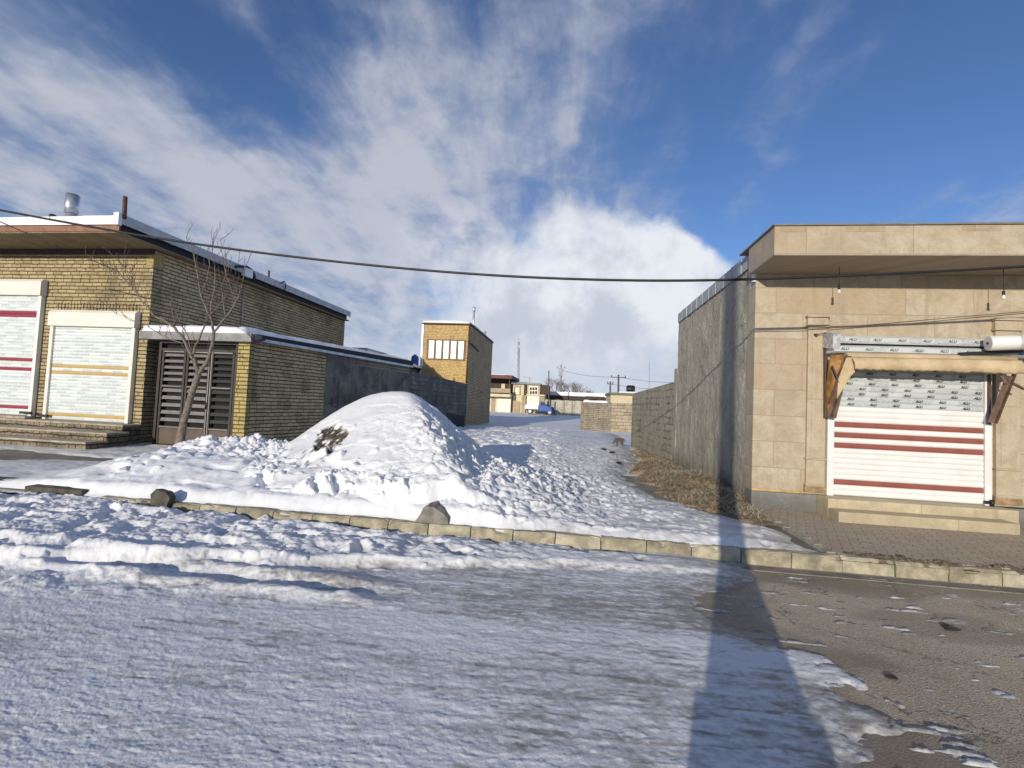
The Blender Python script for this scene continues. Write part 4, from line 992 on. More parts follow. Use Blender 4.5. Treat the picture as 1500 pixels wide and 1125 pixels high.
    v = MB(); a = S(362,402); v.box(XL+.20, XL+.33, a[1]-.18, a[1]+.18, 5.35, 5.62); v.build('drain_hopper', WHITE_SHEET, t)
    for px, py0, py1, rr_ in ((403,411,396,.035),(421,421,413,.09),(394,405,401,.03)):
        a = S(px, py0); b2 = S(px, py1); v = MB(); v.tube([(XL, a[1], a[2]-.2), (XL, a[1], b2[2])], rr_, 8); v.build('roof_pipe', RUST if rr_ < .05 else GALV, t)
    v = MB(); v.tube([S(410,415), S(415,412), S(418,417), S(416,424)], .02, 6); v.build('cable_loop', CABLE, t)
    # low lean-to seen behind the rear corner
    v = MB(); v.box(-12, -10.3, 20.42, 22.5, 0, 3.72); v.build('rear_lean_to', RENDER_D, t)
    v = MB(); v.box(-12.2, -9.7, 20.43, 22.8, 3.73, 3.95); v.build('lean_to_eave', GALV, t)
def snow_sheet(name, x0, x1, y0, y1, z, th, step, parent, seed=0, dens=.08):
    nx = max(6, int((x1-x0)/dens)); ny = max(6, int((y1-y0)/dens)); nx = min(nx, 220); ny = min(ny, 220)
    U, V = np.meshgrid(np.linspace(0, 1, nx), np.linspace(0, 1, ny)); X = x0+(x1-x0)*U; Y = y0+(y1-y0)*V
    ex = np.minimum(U, 1-U)*(x1-x0); ey = np.minimum(V, 1-V)*(y1-y0); e = np.minimum(ex, ey)
    Z = z + th*np.sqrt(np.clip(e/.12, 0, 1))*(1+.35*fbm(X*1.6, Y*1.6, 4, seed)) - .03*(e <= 0)
    o = grid_mesh(name, X, Y, Z, SNOW_ROOF)
    if parent is not None: o.parent = parent; o.matrix_parent_inverse = Matrix.Translation(-Vector(parent_loc(parent)))
    return o
left_shop()

# ------------------------------------------------------------------ gate, porch roof and the side walls
W0, W1 = np.array([-8.13, 10.40]), np.array([-5.55, 23.80])
WD = (W1-W0)/np.linalg.norm(W1-W0); WN = np.array([WD[1], -WD[0]])         # WN points into the alley
def wpt(y, off=0.0):
    s = (y-W0[1])/WD[1]; p = W0+WD*s+WN*off; return p
def wallseg(mb, y0, y1, z0, z1a, z1b=None, t=.25, mi=0, off=0.0):
    z1b = z1a if z1b is None else z1b
    a, b = wpt(y0, off), wpt(y1, off); c, d = wpt(y1, off-t), wpt(y0, off-t)
    mb.add([(a[0],a[1],z0),(b[0],b[1],z0),(c[0],c[1],z0),(d[0],d[1],z0),(a[0],a[1],z1a),(b[0],b[1],z1b),(c[0],c[1],z1b),(d[0],d[1],z1a)],
           [(3,2,1,0),(4,5,6,7),(0,1,5,4),(1,2,6,5),(2,3,7,6),(3,0,4,7)], mi); return mb
def gate_and_walls():
    t = thing('metal_gate', 'dark brown double metal gate with louvred leaves beside the brick shop', 'gate', (-9.3, 10.35, .15))
    X0, X1 = -10.42, -8.34; Z0, Z1 = .17, 2.58
    f = MB(); f.box(X0-.07, X0, 10.30, 10.40, .1, 2.82); f.box(X1, X1+.07, 10.30, 10.40, .1, 2.82); f.box(X0, X1, 10.302, 10.398, 2.57, 2.63); f.box(X0, X1, 10.302, 10.398, 2.76, 2.82); f.build('gate_frame', GATE_F, t)
    d = MB(); d.box(X0, X1, 10.43, 10.45, .1, 2.82); d.build('gap_shade_sheet', DARKGAP, t)  # black sheet painted in for the shade behind the louvres
    xs = [X0+.01, X0+.71, X0+1.40, X1-.01]
    for i in range(3):
        a, b = xs[i]+.012, xs[i+1]-.012; pale = i < 2
        lf = MB(); lf.box(a, a+.06, 10.31, 10.37, Z0+.03, Z1); lf.box(b-.06, b, 10.31, 10.37, Z0+.03, Z1)
        lf.box(a+.06, b-.06, 10.312, 10.368, Z1-.06, Z1-.001); lf.box(a+.06, b-.06, 10.312, 10.368, 1.63, 1.70); lf.box(a+.06, b-.06, 10.312, 10.368, .60, .66)
        leaf = lf.build('gate_leaf', GATE_F if i < 2 else GATE_F, t, bevel=.006)
        edges = [(a+.062, b-.062, 1.655, 1.675), (a+.062, b-.062, .62, .645), (a+.062, b-.062, Z1-.045, Z1-.02)]
        if i == 2: edges.append((a+.005, a+.03, Z0+.03, Z1-.01))
        if i == 1: edges.append((b-.03, b-.005, Z0+.03, Z1-.4))
        for (ea, eb, ez0, ez1) in edges: e = MB(); e.box(ea, eb, 10.303, 10.311, ez0, ez1); e.build('worn_edge', GATE_E, leaf)
        lv = MB()
        for za, zb, n in ((.68, 1.61, 5), (1.72, Z1-.08, 5)):
            h = (zb-za)/n
            for k in range(n):
                z = za+k*h
                lv.add([(a+.06, 10.322, z+h*.52), (b-.06, 10.322, z+h*.52), (b-.06, 10.345, z+h*.98), (a+.06, 10.345, z+h*.98),
                        (a+.06, 10.33, z+h*.50), (b-.06, 10.33, z+h*.50), (b-.06, 10.353, z+h*.97), (a+.06, 10.353, z+h*.97)],
                       [(0,1,2,3),(7,6,5,4),(0,4,5,1),(2,6,7,3),(1,5,6,2),(3,7,4,0)])
        lv.build('louvres', GATE_L if pale else GATE_K, leaf)
        kp = MB(); kp.box(a+.06, b-.06, 10.325, 10.36, Z0+.03, .60); kp.build('kick_panel', GATE_B, leaf)
        if i == 2:
            hd = MB(); hd.tube([(a-.03, 10.27, 1.12), (a-.03, 10.27, 1.3)], .015, 8); hd.box(a-.06, a, 10.28, 10.31, 1.15, 1.25); hd.build('handle', BLACK, leaf)
    si = MB(); si.box(X0-.05, X1+.05, 10.22, 10.42, .1, .175); si.build('threshold', plain('pale_threshold', (.40,.36,.28), .9, var=.2), t)
    # walls of the yard
    y = thing('yard_wall', 'low side wall of brick and dark cement under a snowy coping, beside the gate', 'wall', (-7.5, 14, .1))
    pl = MB(); pl.box(-8.26, -7.95, 10.28, 10.44, .05, 2.84); pl.build('gate_pillar', brick('yellow_pillar_brick', ((.36,.275,.09),(.44,.345,.12),(.47,.39,.2)), (.09,.075,.04), .30, .098, .018, 1.0, dirt=(.3,.22,.08,.3)), y)
    b = MB(); a0 = wpt(10.44)
    b2 = MB(); wallseg(b2, 10.445, 13.2, -.1, 2.90, 2.98); b2.build('brick_section', BRICK_S, y)
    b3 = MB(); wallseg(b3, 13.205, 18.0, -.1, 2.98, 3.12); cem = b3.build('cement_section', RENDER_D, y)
    b3 = MB(); wallseg(b3, 14.6, 17.98, 2.66, 3.0, 3.10, t=.2, off=.012); b3.build('upper_block_course', BLOCK_F, y)
    # graffiti numbers sprayed on the cement
    gr = MB()
    v, fc = text_mesh('45 11', .34, 0, -.004)
    for (vv_, ) in ((v,),):
        pts = []
        for a, b_, _ in vv_:
            s = (13.95+a*.95-W0[1])/WD[1]*1.0; p = W0 + WD*((13.95-W0[1])/WD[1]+a) + WN*.004; pts.append((p[0], p[1], 1.22+b_))
        gr.add(pts, fc)
    gr.build('sprayed_numbers', BLACK, cem)
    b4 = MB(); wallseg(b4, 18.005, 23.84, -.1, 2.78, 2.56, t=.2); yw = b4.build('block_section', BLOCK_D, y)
    b4 = MB(); wallseg(b4, 21.6, 23.6, -.05, 1.0, .85, t=.02, off=.02); b4.build('dark_low_sheet', TARBLACK, y)  # thin black sheet over the lower part of the wall
    # porch roof / coping along the wall
    r = thing('porch_roof', 'narrow snow covered porch roof over the gate and along the yard wall', 'porch roof', (-9, 11, 2.9))
    s = MB(); s.box(-10.89, -7.80, 10.10, 10.50, 2.83, 3.03); s.build('front_slab', PORCH_S, r)
    s = MB(); wallseg(s, 10.505, 18.0, 2.985, 3.02, 3.14, t=1.2, off=.13)
    sl = s.build('side_slab', TARBLACK, r)
    s = MB(); wallseg(s, 10.51, 17.99, 2.905, 2.983, 2.984, t=.04, off=.17); s.build('gutter_strip', GALV, r)
    s = MB(); wallseg(s, 10.51, 18.0, 3.0, 3.075, 3.18, t=.04, off=.16); s.build('felt_edge', TARBLACK, r)
    # snow on it
    n = 160; m = 26
    YY = np.linspace(10.15, 18.0, n); 
    U, V = np.meshgrid(np.linspace(0, 1, m), YY)
    xo = np.array([wpt(max(yy, 10.4), .12)[0] for yy in YY])[:, None]; xi = -10.88
    XX = xi + (xo-xi)*U
    e = np.minimum(np.minimum((1-U)*(xo-xi), V-10.15), 18.0-V)
    base = np.interp(V, [10.15,10.5,18], [3.025,3.06,3.16])
    ZZ = base + np.interp(V, [10, 12, 18], [.17,.16,.10])*np.sqrt(np.clip(e/.14, 0, 1))*(1+.25*fbm(XX*2, V*2, 4, 601))
    o = grid_mesh('snow_cover', XX, V, ZZ, SNOW_ROOF); o.parent = r; o.matrix_parent_inverse = Matrix.Translation(-Vector(r.location))
    g = MB(); rr = random.Random(3)
    for k in range(9):
        p = wpt(10.42+.03*k, .1); 
    g.tube([(-7.86,10.2,2.80),(-7.8,10.16,3.0)], .05, 8); g.tube([(-7.95,10.12,2.82),(-7.75,10.3,2.86),(-7.72,10.5,2.95)], .03, 8); g.build('rusty_bracket', RUST, r)
gate_and_walls()

# ------------------------------------------------------------------ the bare tree
def tree():
    t = thing('bare_tree', 'leafless young tree with a leaning forked trunk in the snow before the gate', 'tree', (-7.3, 7.66, .3))
    Y0 = 7.66
    def Q(px, py, dy=0.0): return Vector(atY(px, py, Y0+dy))
    def z1(x, y): return (x/3.75, 260+y/3.75)
    tr = MB()
    trunk = [(262,690),(262,683),(262.5,668),(263,655),(265,640),(270,615),(275,598),(281,575),(287,560),(291,548)]
    rad_ = [.125,.105,.092,.088,.072,.060,.058,.054,.052,.050]
    tr.tube([Q(*p) for p in trunk], rad_, 14)
    limbs = [
        ([(291,548),(286,530),(280,519),(270,498),(256,479),(240,469),(227,464)], .050, .020, 0, .0),
        ([(227,464),(211,445),(195,423),(180,405),(165,398)], .020, .007, 0, .12),
        ([(195,423),(184,400),(181,377)], .013, .005, .05, .1),
        ([(211,445),(196,420),(190,400),(170,378)], .012, .005, .05, -.2),
        ([(195,423),(165,405),(150,390),(128,372)], .011, .004, .1, .2),
        ([(291,548),(300,535),(307,520),(312,498),(313,487)], .046, .032, 0, .0),
        ([(313,487),(309,468),(296,436),(289,404),(283,372),(272,348)], .028, .006, 0, .25),
        ([(313,487),(331,465),(347,441),(355,420),(360,380)], .024, .005, 0, -.3),
        ([(309,468),(313,430),(315,393),(311,350)], .018, .005, .05, .3),
        ([(283,519),(286,505),(296,487),(302,470),(306,455)], .030, .010, 0, -.2),
        ([(281,519),(275,495),(266,475),(262,468)], .018, .007, 0, .2),
        ([(268,503),(248,497),(232,487),(213,476),(171,460),(152,447)], .013, .004, 0, .3),
        ([(296,436),(305,400),(309,370),(313,352)], .010, .004, .12, .1),
        ([(331,465),(325,430),(330,400),(331,372)], .012, .004, -.1, .0),
        ([(256,479),(252,455),(248,440)], .012, .005, 0, -.2),
        ([(347,441),(335,415),(326,380),(324,350)], .010, .004, -.15, .1),
        ([(302,470),(318,450),(338,425),(345,400)], .012, .004, -.1, .2),
    ]
    br = MB(); rr = random.Random(12); tw = MB()
    for pts, r0, r1, d0, d1 in limbs:
        n = len(pts); fine = []
        for i, p in enumerate(pts): fine.append(Q(p[0], p[1], d0+(d1)*(i/(n-1))))
        # subdivide with slight kinks
        ps = [fine[0]]
        for a, b in zip(fine, fine[1:]):
            for k in (1, 2, 3):
                q = a.lerp(b, k/3); j = (b-a).length*.04
                ps.append(q + Vector((rr.uniform(-j,j), rr.uniform(-j,j), rr.uniform(-j,j))))
        m = len(ps); rs = [r0+(r1-r0)*(i/(m-1))**.8 for i in range(m)]
        rs = [q*.82 for q in rs]; br.tube(ps, rs, 8 if r0 > .02 else 6)
        # twigs
        for i in range(2, m):
            if rr.random() < (.75 if r0 < .03 else .25):
                a = ps[i]; base = (ps[i]-ps[i-1]).normalized()
                d = (base + Vector((rr.uniform(-.8,.8), rr.uniform(-.8,.8), rr.uniform(-.1,1.0)))).normalized(); L = rr.uniform(.16, .55)
                pp = [a]
                for k in range(4):
                    d = (d + Vector((rr.uniform(-.25,.25), rr.uniform(-.25,.25), rr.uniform(0,.35)))).normalized(); pp.append(pp[-1]+d*L/4)
                tw.tube(pp, [.0055,.0048,.004,.0032,.0022], 5)
                for k in (2, 3):
                    if rr.random() < .85:
                        d2 = (d + Vector((rr.uniform(-1,1), rr.uniform(-1,1), rr.uniform(-.1,.7)))).normalized(); l2 = rr.uniform(.06,.16)
                        tw.tube([pp[k], pp[k]+d2*l2*.5, pp[k]+(d2+Vector((0,0,.3))).normalized()*l2], [.0035,.003,.002], 4)
    tr.build('trunk', BARK, t); br.build('branches', BARK, t); tw.build('twigs', BARK_D, t)
tree()

# ------------------------------------------------------------------ brick tower house
def tower():
    t = thing('brick_tower_house', 'narrow two storey brick house with a five pane upper window, behind the yard wall', 'house', (-7, 26, .2))
    Xa, Xb, Ya, Yb = -8.10, -5.56, 23.86, 31.0
    w = MB(); w.box(Xa, Xb-.001, Ya, Ya+.3, 0, 5.72); w.build('front_wall', BRICK_T, t)
    w = MB(); w.box(Xb-.3, Xb, Ya+.301, Yb, 0, 5.74); w.box(Xa, Xa+.3, Ya+.301, Yb, 0, 5.7); w.box(Xa+.301, Xb-.301, Yb-.3, Yb-.001, 0, 5.7); w.build('side_wall', BRICK_TS, t)
    r = MB(); r.box(Xa-.14, Xb+.06, Ya-.12, Yb+.05, 5.75, 5.84); rf = r.build('roof', plain('dark_roof_edge', (.10,.06,.04), .8), t)
    s = snow_sheet('roof_snow', Xa-.16, Xb+.05, Ya-.14, Yb+.05, 5.842, .13, .5, rf, seed=701)
    # window
    x0, x1, z0, z1 = -7.86, -5.80, 3.88, 4.86
    f = MB(); f.box(x0-.06, x1+.06, Ya-.03, Ya-.001, z1, z1+.07); f.box(x0-.06, x1+.06, Ya-.05, Ya-.001, z0-.07, z0)
    n = 5; wv = (x1-x0)/n
    for i in range(n+1): f.box(x0+i*wv-.055, x0+i*wv+.055, Ya-.035, Ya-.001, z0, z1)
    fr = f.build('window', plain('brown_window_frame', (.13,.075,.04), .6), t)
    GL = plain('curtained_glass', (.82,.82,.78), .12, var=.1, scale=2.5)
    p = MB()
    for i in range(n): p.box(x0+i*wv+.056, x0+(i+1)*wv-.056, Ya-.014, Ya-.003, z0+.002, z1-.002)
    p.build('panes', GL, fr)
    c = MB(); c.box(Xa-.13, Xa-.03, Ya-.06, Ya+.05, 3.0, 5.74); c.build('corner_flashing', WHITE_SHEET, t)
    c = MB(); c.tube([(Xb-.02, Ya-.05, 5.7), (Xb-.05, Ya-.05, 2.6)], .05, 8); c.build('downpipe', RUST, t)
    c = MB(); c.obox((Xb+.04, Ya+.05, 4.83), (Xb+.06, Ya+2.3, 4.62), .08, .09); c.build('side_pipe', BLACK, t)
    c = MB(); a = atX(702, 480, Xb-.4); c.tube([(Xb-.4, 26.4, 5.7), (Xb-.4, 26.4, 7.0)], .06, 8); c.tube([(Xb-.4,26.4,7.0),(Xb-.4,26.4,7.28)], .085, 8); c.build('flue_pipe', GALV, t)
    c = MB(); c.tube([(Xb-.3, 29.6, 5.7), (Xb-.3, 29.6, 6.35)], .07, 8); c.build('vent_pipe', GALV, t)
    c = MB(); c.box(Xb-.002, Xb+.008, 27.4, 28.4, 2.18, 2.32); c.build('vent_hole', BLACK, t)
tower()
def shed():
    t = thing('low_shed', 'low flat roofed shed with snow on its roof, left of the tower house', 'shed', (-9.6, 23, .1))
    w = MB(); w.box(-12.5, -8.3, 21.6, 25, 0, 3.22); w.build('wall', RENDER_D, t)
    r = MB(); r.box(-12.6, -8.15, 21.5, 25.1, 3.23, 3.33); rf = r.build('roof', TARBLACK, t)
    snow_sheet('roof_snow', -12.6, -8.13, 21.48, 25.1, 3.332, .13, .5, rf, seed=711)
    bx_, by_ = -8.37, 23.35
    k = thing('blue_barrel', 'blue plastic water barrel on the shed roof beside the tower house', 'barrel', (bx_, by_, 3.43))
    b = MB(); b.tube([(bx_, by_, 3.40), (bx_, by_, 3.5), (bx_, by_, 3.82), (bx_, by_, 3.92), (bx_, by_, 3.97)], [.19,.205,.205,.17,.08], 18); b.build('body', plain('blue_plastic', (.02,.08,.33), .4), k)
    b = MB(); b.tube([(bx_, by_, 3.96), (bx_, by_, 4.01)], .08, 12); b.build('lid', plain('blue_lid', (.015,.05,.22), .4), k)
shed()

# ------------------------------------------------------------------ far street
def gpt(px, py, Y): q = atY(px, py, Y); return q
CREAM = plain('cream_render', (.60,.52,.36), .9, var=.1, scale=2, dirt=(.42,.36,.25,.4))
CREAMW = plain('cream_metal_door', (.74,.69,.55), .5, var=.05, scale=2)
TAN = plain('tan_render', (.36,.29,.2), .9, var=.15, scale=2)
DARKW = plain('dark_timber', (.055,.04,.03), .8, var=.3)
GLASS = plain('dark_glass', (.05,.06,.07), .1, var=.2)
REDROOF = plain('dark_red_roof', (.14,.045,.04), .7, var=.2)
def far_house(name, label, Y, boxes, cat='house', parts=()):
    t = thing(name, label, cat, (atY(boxes[0][0], 600, Y)[0], Y, gz(Y)))
    for (nm, mat, px0, px1, py0, py1, d0, d1) in parts:
        a = atY(px0, py1, Y); b = atY(px1, py0, Y); m = MB(); m.box(a[0], b[0], Y+d0, Y+d1, min(a[2], b[2]) if py1 < 606 else 0, b[2]); m.build(nm, mat, t)
    return t
YF = 56.0
far_house('balcony_house', 'far two storey house with a dark balcony and red roof, right of the brick tower', YF, [(735,)], parts=(
    ('lower_wall', CREAM, 712, 749, 581, 608, 0, 6), ('garage_door', CREAMW, 728, 748.5, 583.5, 607, -.15, -.01), ('side_door', TAN, 719, 725.5, 583, 607, -.12, -.01),
    ('balcony_slab', CREAM, 712, 749.5, 576.5, 580.5, -1.2, 6), ('balcony_rail', TAN, 712, 749.5, 570, 576.4, -1.2, -1.1),
    ('upper_wall', DARKW, 712, 748, 555, 576, .8, 6), ('balcony_window', CREAM, 733, 739, 562, 571, .6, .79), ('balcony_post', TAN, 747.4, 748.4, 554.5, 570, -1.15, -1.05),
    ('roof', REDROOF, 710, 752.5, 551, 554.3, -1.6, 6.2), ('roof_snow', SNOW_ROOF, 712, 742, 549.5, 550.9, -1.0, 5)))
far_house('cream_house', 'far cream rendered house with one upper window, between the balcony house and pink house', YF+.6, [(758,)], parts=(
    ('wall', CREAM, 749.8, 768, 562.5, 608, 0, 6), ('window', TAN, 753, 763, 565, 578.5, -.1, -.005), ('pane', CREAMW, 754.8, 761.2, 568, 577.5, -.16, -.105),
    ('door', TAN, 751, 762, 588, 605, -.12, -.006), ('wall_strip', DARKW, 768.2, 771.5, 563, 577, -.05, 5), ('lower_wall', TAN, 763.5, 771, 579, 606, -.3, -.01), ('roof_edge', plain('slate_eave', (.2,.21,.24), .7), 749.5, 772, 560, 562.3, -.4, 6)))
ph = far_house('garage_house', 'far pinkish house with a gridded upper window above a white garage door', YF-.4, [(782,)], parts=(
    ('upper_wall', plain('pinkish_render', (.47,.36,.25), .9), 771.8, 791.5, 563.5, 579.5, 0, 6), ('lower_wall', TAN, 770.5, 798, 579.8, 608, .02, 6),
    ('window', CREAMW, 774.5, 788.5, 565.5, 578, -.08, -.005), ('garage_door', CREAMW, 771.3, 790.5, 580, 602, -.15, -.005), ('side_roof_room', DARKW, 792, 803.5, 564, 578, .1, 5), ('roof_edge', CREAM, 771, 798, 578.3, 579.6, -.3, -.01),
    ('roof', plain('grey_eave', (.25,.25,.26), .7), 771.5, 792, 561.5, 563.3, -.3, 6)))
m = MB()
for i in range(3):
    for j in range(2):
        a = atY(776+i*3.9, 571.5+j*5.5, YF-.5); b = atY(779+i*3.9, 567.5+j*5.5, YF-.5); m.box(a[0], b[0], YF-.52, YF-.485, a[2], b[2])
m.build('window_panes', GLASS, ph)
# long low building behind, with snowy roof, and the corrugated fence
t = far_house('long_low_building', 'long low building with a thick snowy roof far behind the corrugated fence', 62.0, [(850,)], cat='building', parts=(
    ('wall', TAN, 800, 896, 584.2, 606, 0, 8), ('eave', DARKW, 800, 894, 582.4, 584.1, -.5, 8), ('roof_snow', SNOW_ROOF, 801, 893, 577.0, 582.3, -.4, 7.5)))
def fence():
    t = thing('corrugated_fence', 'pale corrugated metal fence between the garage house and the block wall', 'fence', (0, 54.2, gz(54.2)))
    Y = 54.2; a = atY(797.5, 608, Y); b = atY(851, 587.5, Y); m = MB()
    n = 60; vs = []; fs = []
    for i in range(n+1):
        x = a[0]+(b[0]-a[0])*i/n; y = Y + (.05 if i % 2 else 0); vs += [(x, y, .3), (x, y, b[2]+.03*math.sin(i*.37)), (x, y+.03, .3), (x, y+.03, b[2]+.03*math.sin(i*.37))]
    for i in range(n): k = 4*i; fs += [(k, k+4, k+5, k+1), (k+2, k+3, k+7, k+6), (k+1, k+5, k+7, k+3)]
    m.add(vs, fs); m.build('sheet_panel', plain('pale_green_sheet', (.46,.45,.38), .6, .0, var=.25, scale=1.5, dirt=(.3,.24,.15,.6)), t)
    for px in (802, 813, 826, 838): 
        q = atY(px, 590, Y); p = MB(); p.box(q[0]-.06, q[0]+.06, Y-.1, Y-.01, .3, q[2]+.15); p.build('post', TAN if px > 815 else DARKW, t)
fence()
def far_wall():
    Y = 27.8
    w = MB(); a = atY(850, 629, Y); b = atY(896, 590, Y); c_ = atY(935, 592, Y)
    w.box(a[0], b[0], Y, Y+.25, 0, b[2]); o = w.build('far_block_wall', BLOCK_F); tag(o, 'grey cement block wall crossing the far end of the alley, with snow along its top', 'wall')
    w = MB(); w.box(b[0]+.002, c_[0]+1.2, Y-.05, Y+.2, 0, c_[2]+.02); w.build('lower_section', brick('pale_block', ((.36,.30,.21),(.44,.37,.27),(.3,.25,.18)), (.16,.13,.09), .4, .2, .016, .8, warp=.05), o)
    snow_sheet('top_snow', a[0]+.1, b[0]-.2, Y-.02, Y+.27, b[2]+.001, .12, .1, o, seed=721, dens=.05)
    w = MB(); w.box(a[0]+.2, b[0]-.3, Y+.6, Y+1.2, 0, b[2]+.15); w.box(a[0]+.3, b[0]-.4, Y+.5, Y+4, b[2]+.16, b[2]+.35); w.build('lean_to', DARKW, o)
    # small building behind the wall
    Y2 = 31.0; t = thing('flat_roofed_hut', 'small cream hut behind the far block wall with a black tank on top', 'hut', (atY(910, 590, Y2)[0], Y2, .2))
    a = atY(894, 600, Y2); b = atY(960, 580.5, Y2); w = MB(); w.box(a[0], b[0], Y2, Y2+4, 0, b[2]); w.build('wall', CREAM, t)
    w = MB(); w.box(a[0]-.1, b[0], Y2-.15, Y2+4.1, b[2]+.001, b[2]+.14); rf = w.build('roof', plain('green_grey_eave', (.16,.16,.12), .8), t)
    snow_sheet('roof_snow', a[0]+.5, b[0], Y2+.3, Y2+4, b[2]+.142, .12, .1, rf, seed=731)
    zt = b[2]+.14; q0 = atY(917.5, 576, Y2+.6); q1 = atY(929.5, 576, Y2+.6)
    k = thing('black_water_tank', 'black ribbed water tank on the roof of the cream hut', 'water tank', ((q0[0]+q1[0])/2, Y2+.6, zt))
    bd = MB(); zc = zt+.30; bd.tube([(q0[0], Y2+.6, zc), (q0[0]+.05, Y2+.6, zc), (q1[0]-.05, Y2+.6, zc), (q1[0], Y2+.6, zc)], [.20,.25,.25,.20], 18); bd.build('body', BLACK, k)
    bd = MB()
    for f_ in (.25,.5,.75): xx = q0[0]+(q1[0]-q0[0])*f_; bd.tube([(xx-.02, Y2+.6, zc), (xx+.02, Y2+.6, zc)], [.27,.27], 18)
    bd.build('rib', CABLE, k)
    ft = MB(); ft.box(q0[0]+.08, q0[0]+.16, Y2+.4, Y2+.8, zt+.001, zc-.18); ft.box(q1[0]-.16, q1[0]-.08, Y2+.4, Y2+.8, zt+.001, zc-.18); ft.build('foot', CABLE, k)
far_wall()
def far_poles():
    WOOD = plain('weathered_timber_pole', (.10,.075,.055), .9, var=.3, scale=4); STEELP = plain('grey_pole', (.30,.31,.33), .6, var=.2)
    def pole(px, pyt, pyb, Y, r, label, arms, mat):
        a = atY(px, pyb, Y); b = atY(px, pyt, Y)
        t = thing('utility_pole', label, 'pole', (a[0], Y, gz(Y)), 'distant poles over the roofs')
        m = MB(); m.tube([(a[0], Y, gz(Y)-.2), (b[0], Y, b[2])], [r, r*.7], 8); m.build('mast', mat, t)
        if arms:
            m = MB()
            for (dz, w) in arms: m.obox((b[0]-w, Y-.05, b[2]-dz), (b[0]+w, Y-.05, b[2]-dz), .1, .1)
            m.build('crossarm', mat, t)
            m = MB()
            for (dz, w) in arms:
                for sx in (-1, 1): m.tube([(b[0]+sx*w*.9, Y-.05, b[2]-dz+.05), (b[0]+sx*w*.9, Y-.05, b[2]-dz+.28)], .06, 6)
            m.build('insulators', DARKW, t)
        return np.array([b[0], Y, b[2]])
    A = pole(804, 543, 605, 53.6, .085, 'brown timber pole standing right of the gridded window house', [], WOOD)
    B = pole(822, 534, 600, 75, .16, 'far pole with a transformer sleeve in front of the snowy tree', [(.6,.7)], STEELP)
    m = MB(); m.box(B[0]-.35, B[0]+.35, 74.6, 75.3, B[2]-1.9, B[2]-.7); m.build('transformer', STEELP, bpy.data.objects[[o.name for o in C.objects if o.get('label','').startswith('far pole with a trans')][0]])
    D = pole(894, 559, 600, 58, .13, 'short plain pole left of the pole with the cross arm', [(.3,.35)], WOOD)
    E = pole(906, 549, 600, 62, .16, 'pole with a dark cross arm above the cream hut', [(.35,1.0)], WOOD)
    F = pole(951, 530, 600, 70, .06, 'very thin mast rising behind the block wall near the grey pier', [], STEELP)
    # lattice mast
    Y = 150.; a = atY(759, 600, Y); b = atY(760, 501, Y); t = thing('lattice_mast', 'tall thin lattice radio mast rising behind the balcony house', 'mast', (a[0], Y, 1))
    m = MB(); w = .42; z = 0.; top = b[2]
    for sx, sy in ((-1,-1),(1,-1),(0,1)): m.tube([(a[0]+sx*w, Y+sy*w, 0), (b[0]+sx*w*.6, Y+sy*w*.6, top)], .11, 5)
    m.build('leg', STEELP, t)
    m = MB(); n = 22
    for i in range(n):
        z0, z1 = top*i/n, top*(i+1)/n; s = -1 if i % 2 else 1; x = a[0]+(b[0]-a[0])*i/n
        m.tube([(x-s*w, Y-w, z0), (x+s*w*.9, Y-w, z1)], .07, 4)
    m.build('bracing', STEELP, t)
    m = MB(); m.tube([(b[0], Y, top-.3), (b[0], Y, top+1.4)], .09, 5); m.box(b[0]-.5, b[0]+.5, Y-.6, Y-.4, top-2.2, top-.9); m.build('antenna', STEELP, t)
    # wires between the far poles
    t = thing('distant_wires', 'thin wires strung between the distant poles', 'wires', (0, 62, 6))
    def span(p, q, sag, r=.02):
        m = MB(); p = np.array(p); q = np.array(q); m.tube([tuple(p+(q-p)*s+np.array([0,0,-4*sag*s*(1-s)])) for s in np.linspace(0, 1, 12)], r, 4); return m.build('wire', CABLE, t)
    span(B-np.array([0,0,.9]), E-np.array([0,0,.3]), .35); span(E-np.array([0,0,.3]), np.array([20., 66, E[2]+.2]), .6); span(D-np.array([0,0,.3]), np.array([19., 60, D[2]-.2]), .5)
    span(A-np.array([0,0,1.0]), B-np.array([0,0,2.]), .4)
    # roof aerial
    q = atY(776, 556, YF+2); t = thing('roof_aerial', 'small television aerial on the roof of the gridded window house', 'aerial', tuple(q))
    m = MB(); m.tube([(q[0], YF+2, q[2]-.7), (q[0], YF+2, q[2]+.2)], .04, 5); m.build('rod', STEELP, t)
    m = MB(); m.obox((q[0]-.9, YF+2, q[2]+.35), (q[0]+.3, YF+2, q[2]+.2), .06, .06)
    for k in range(4): m.obox((q[0]-.8+k*.25, YF+1.7, q[2]+.33-.03*k), (q[0]-.8+k*.25, YF+2.3, q[2]+.33-.03*k), .04, .04)
    m.build('elements', STEELP, t)
far_poles()
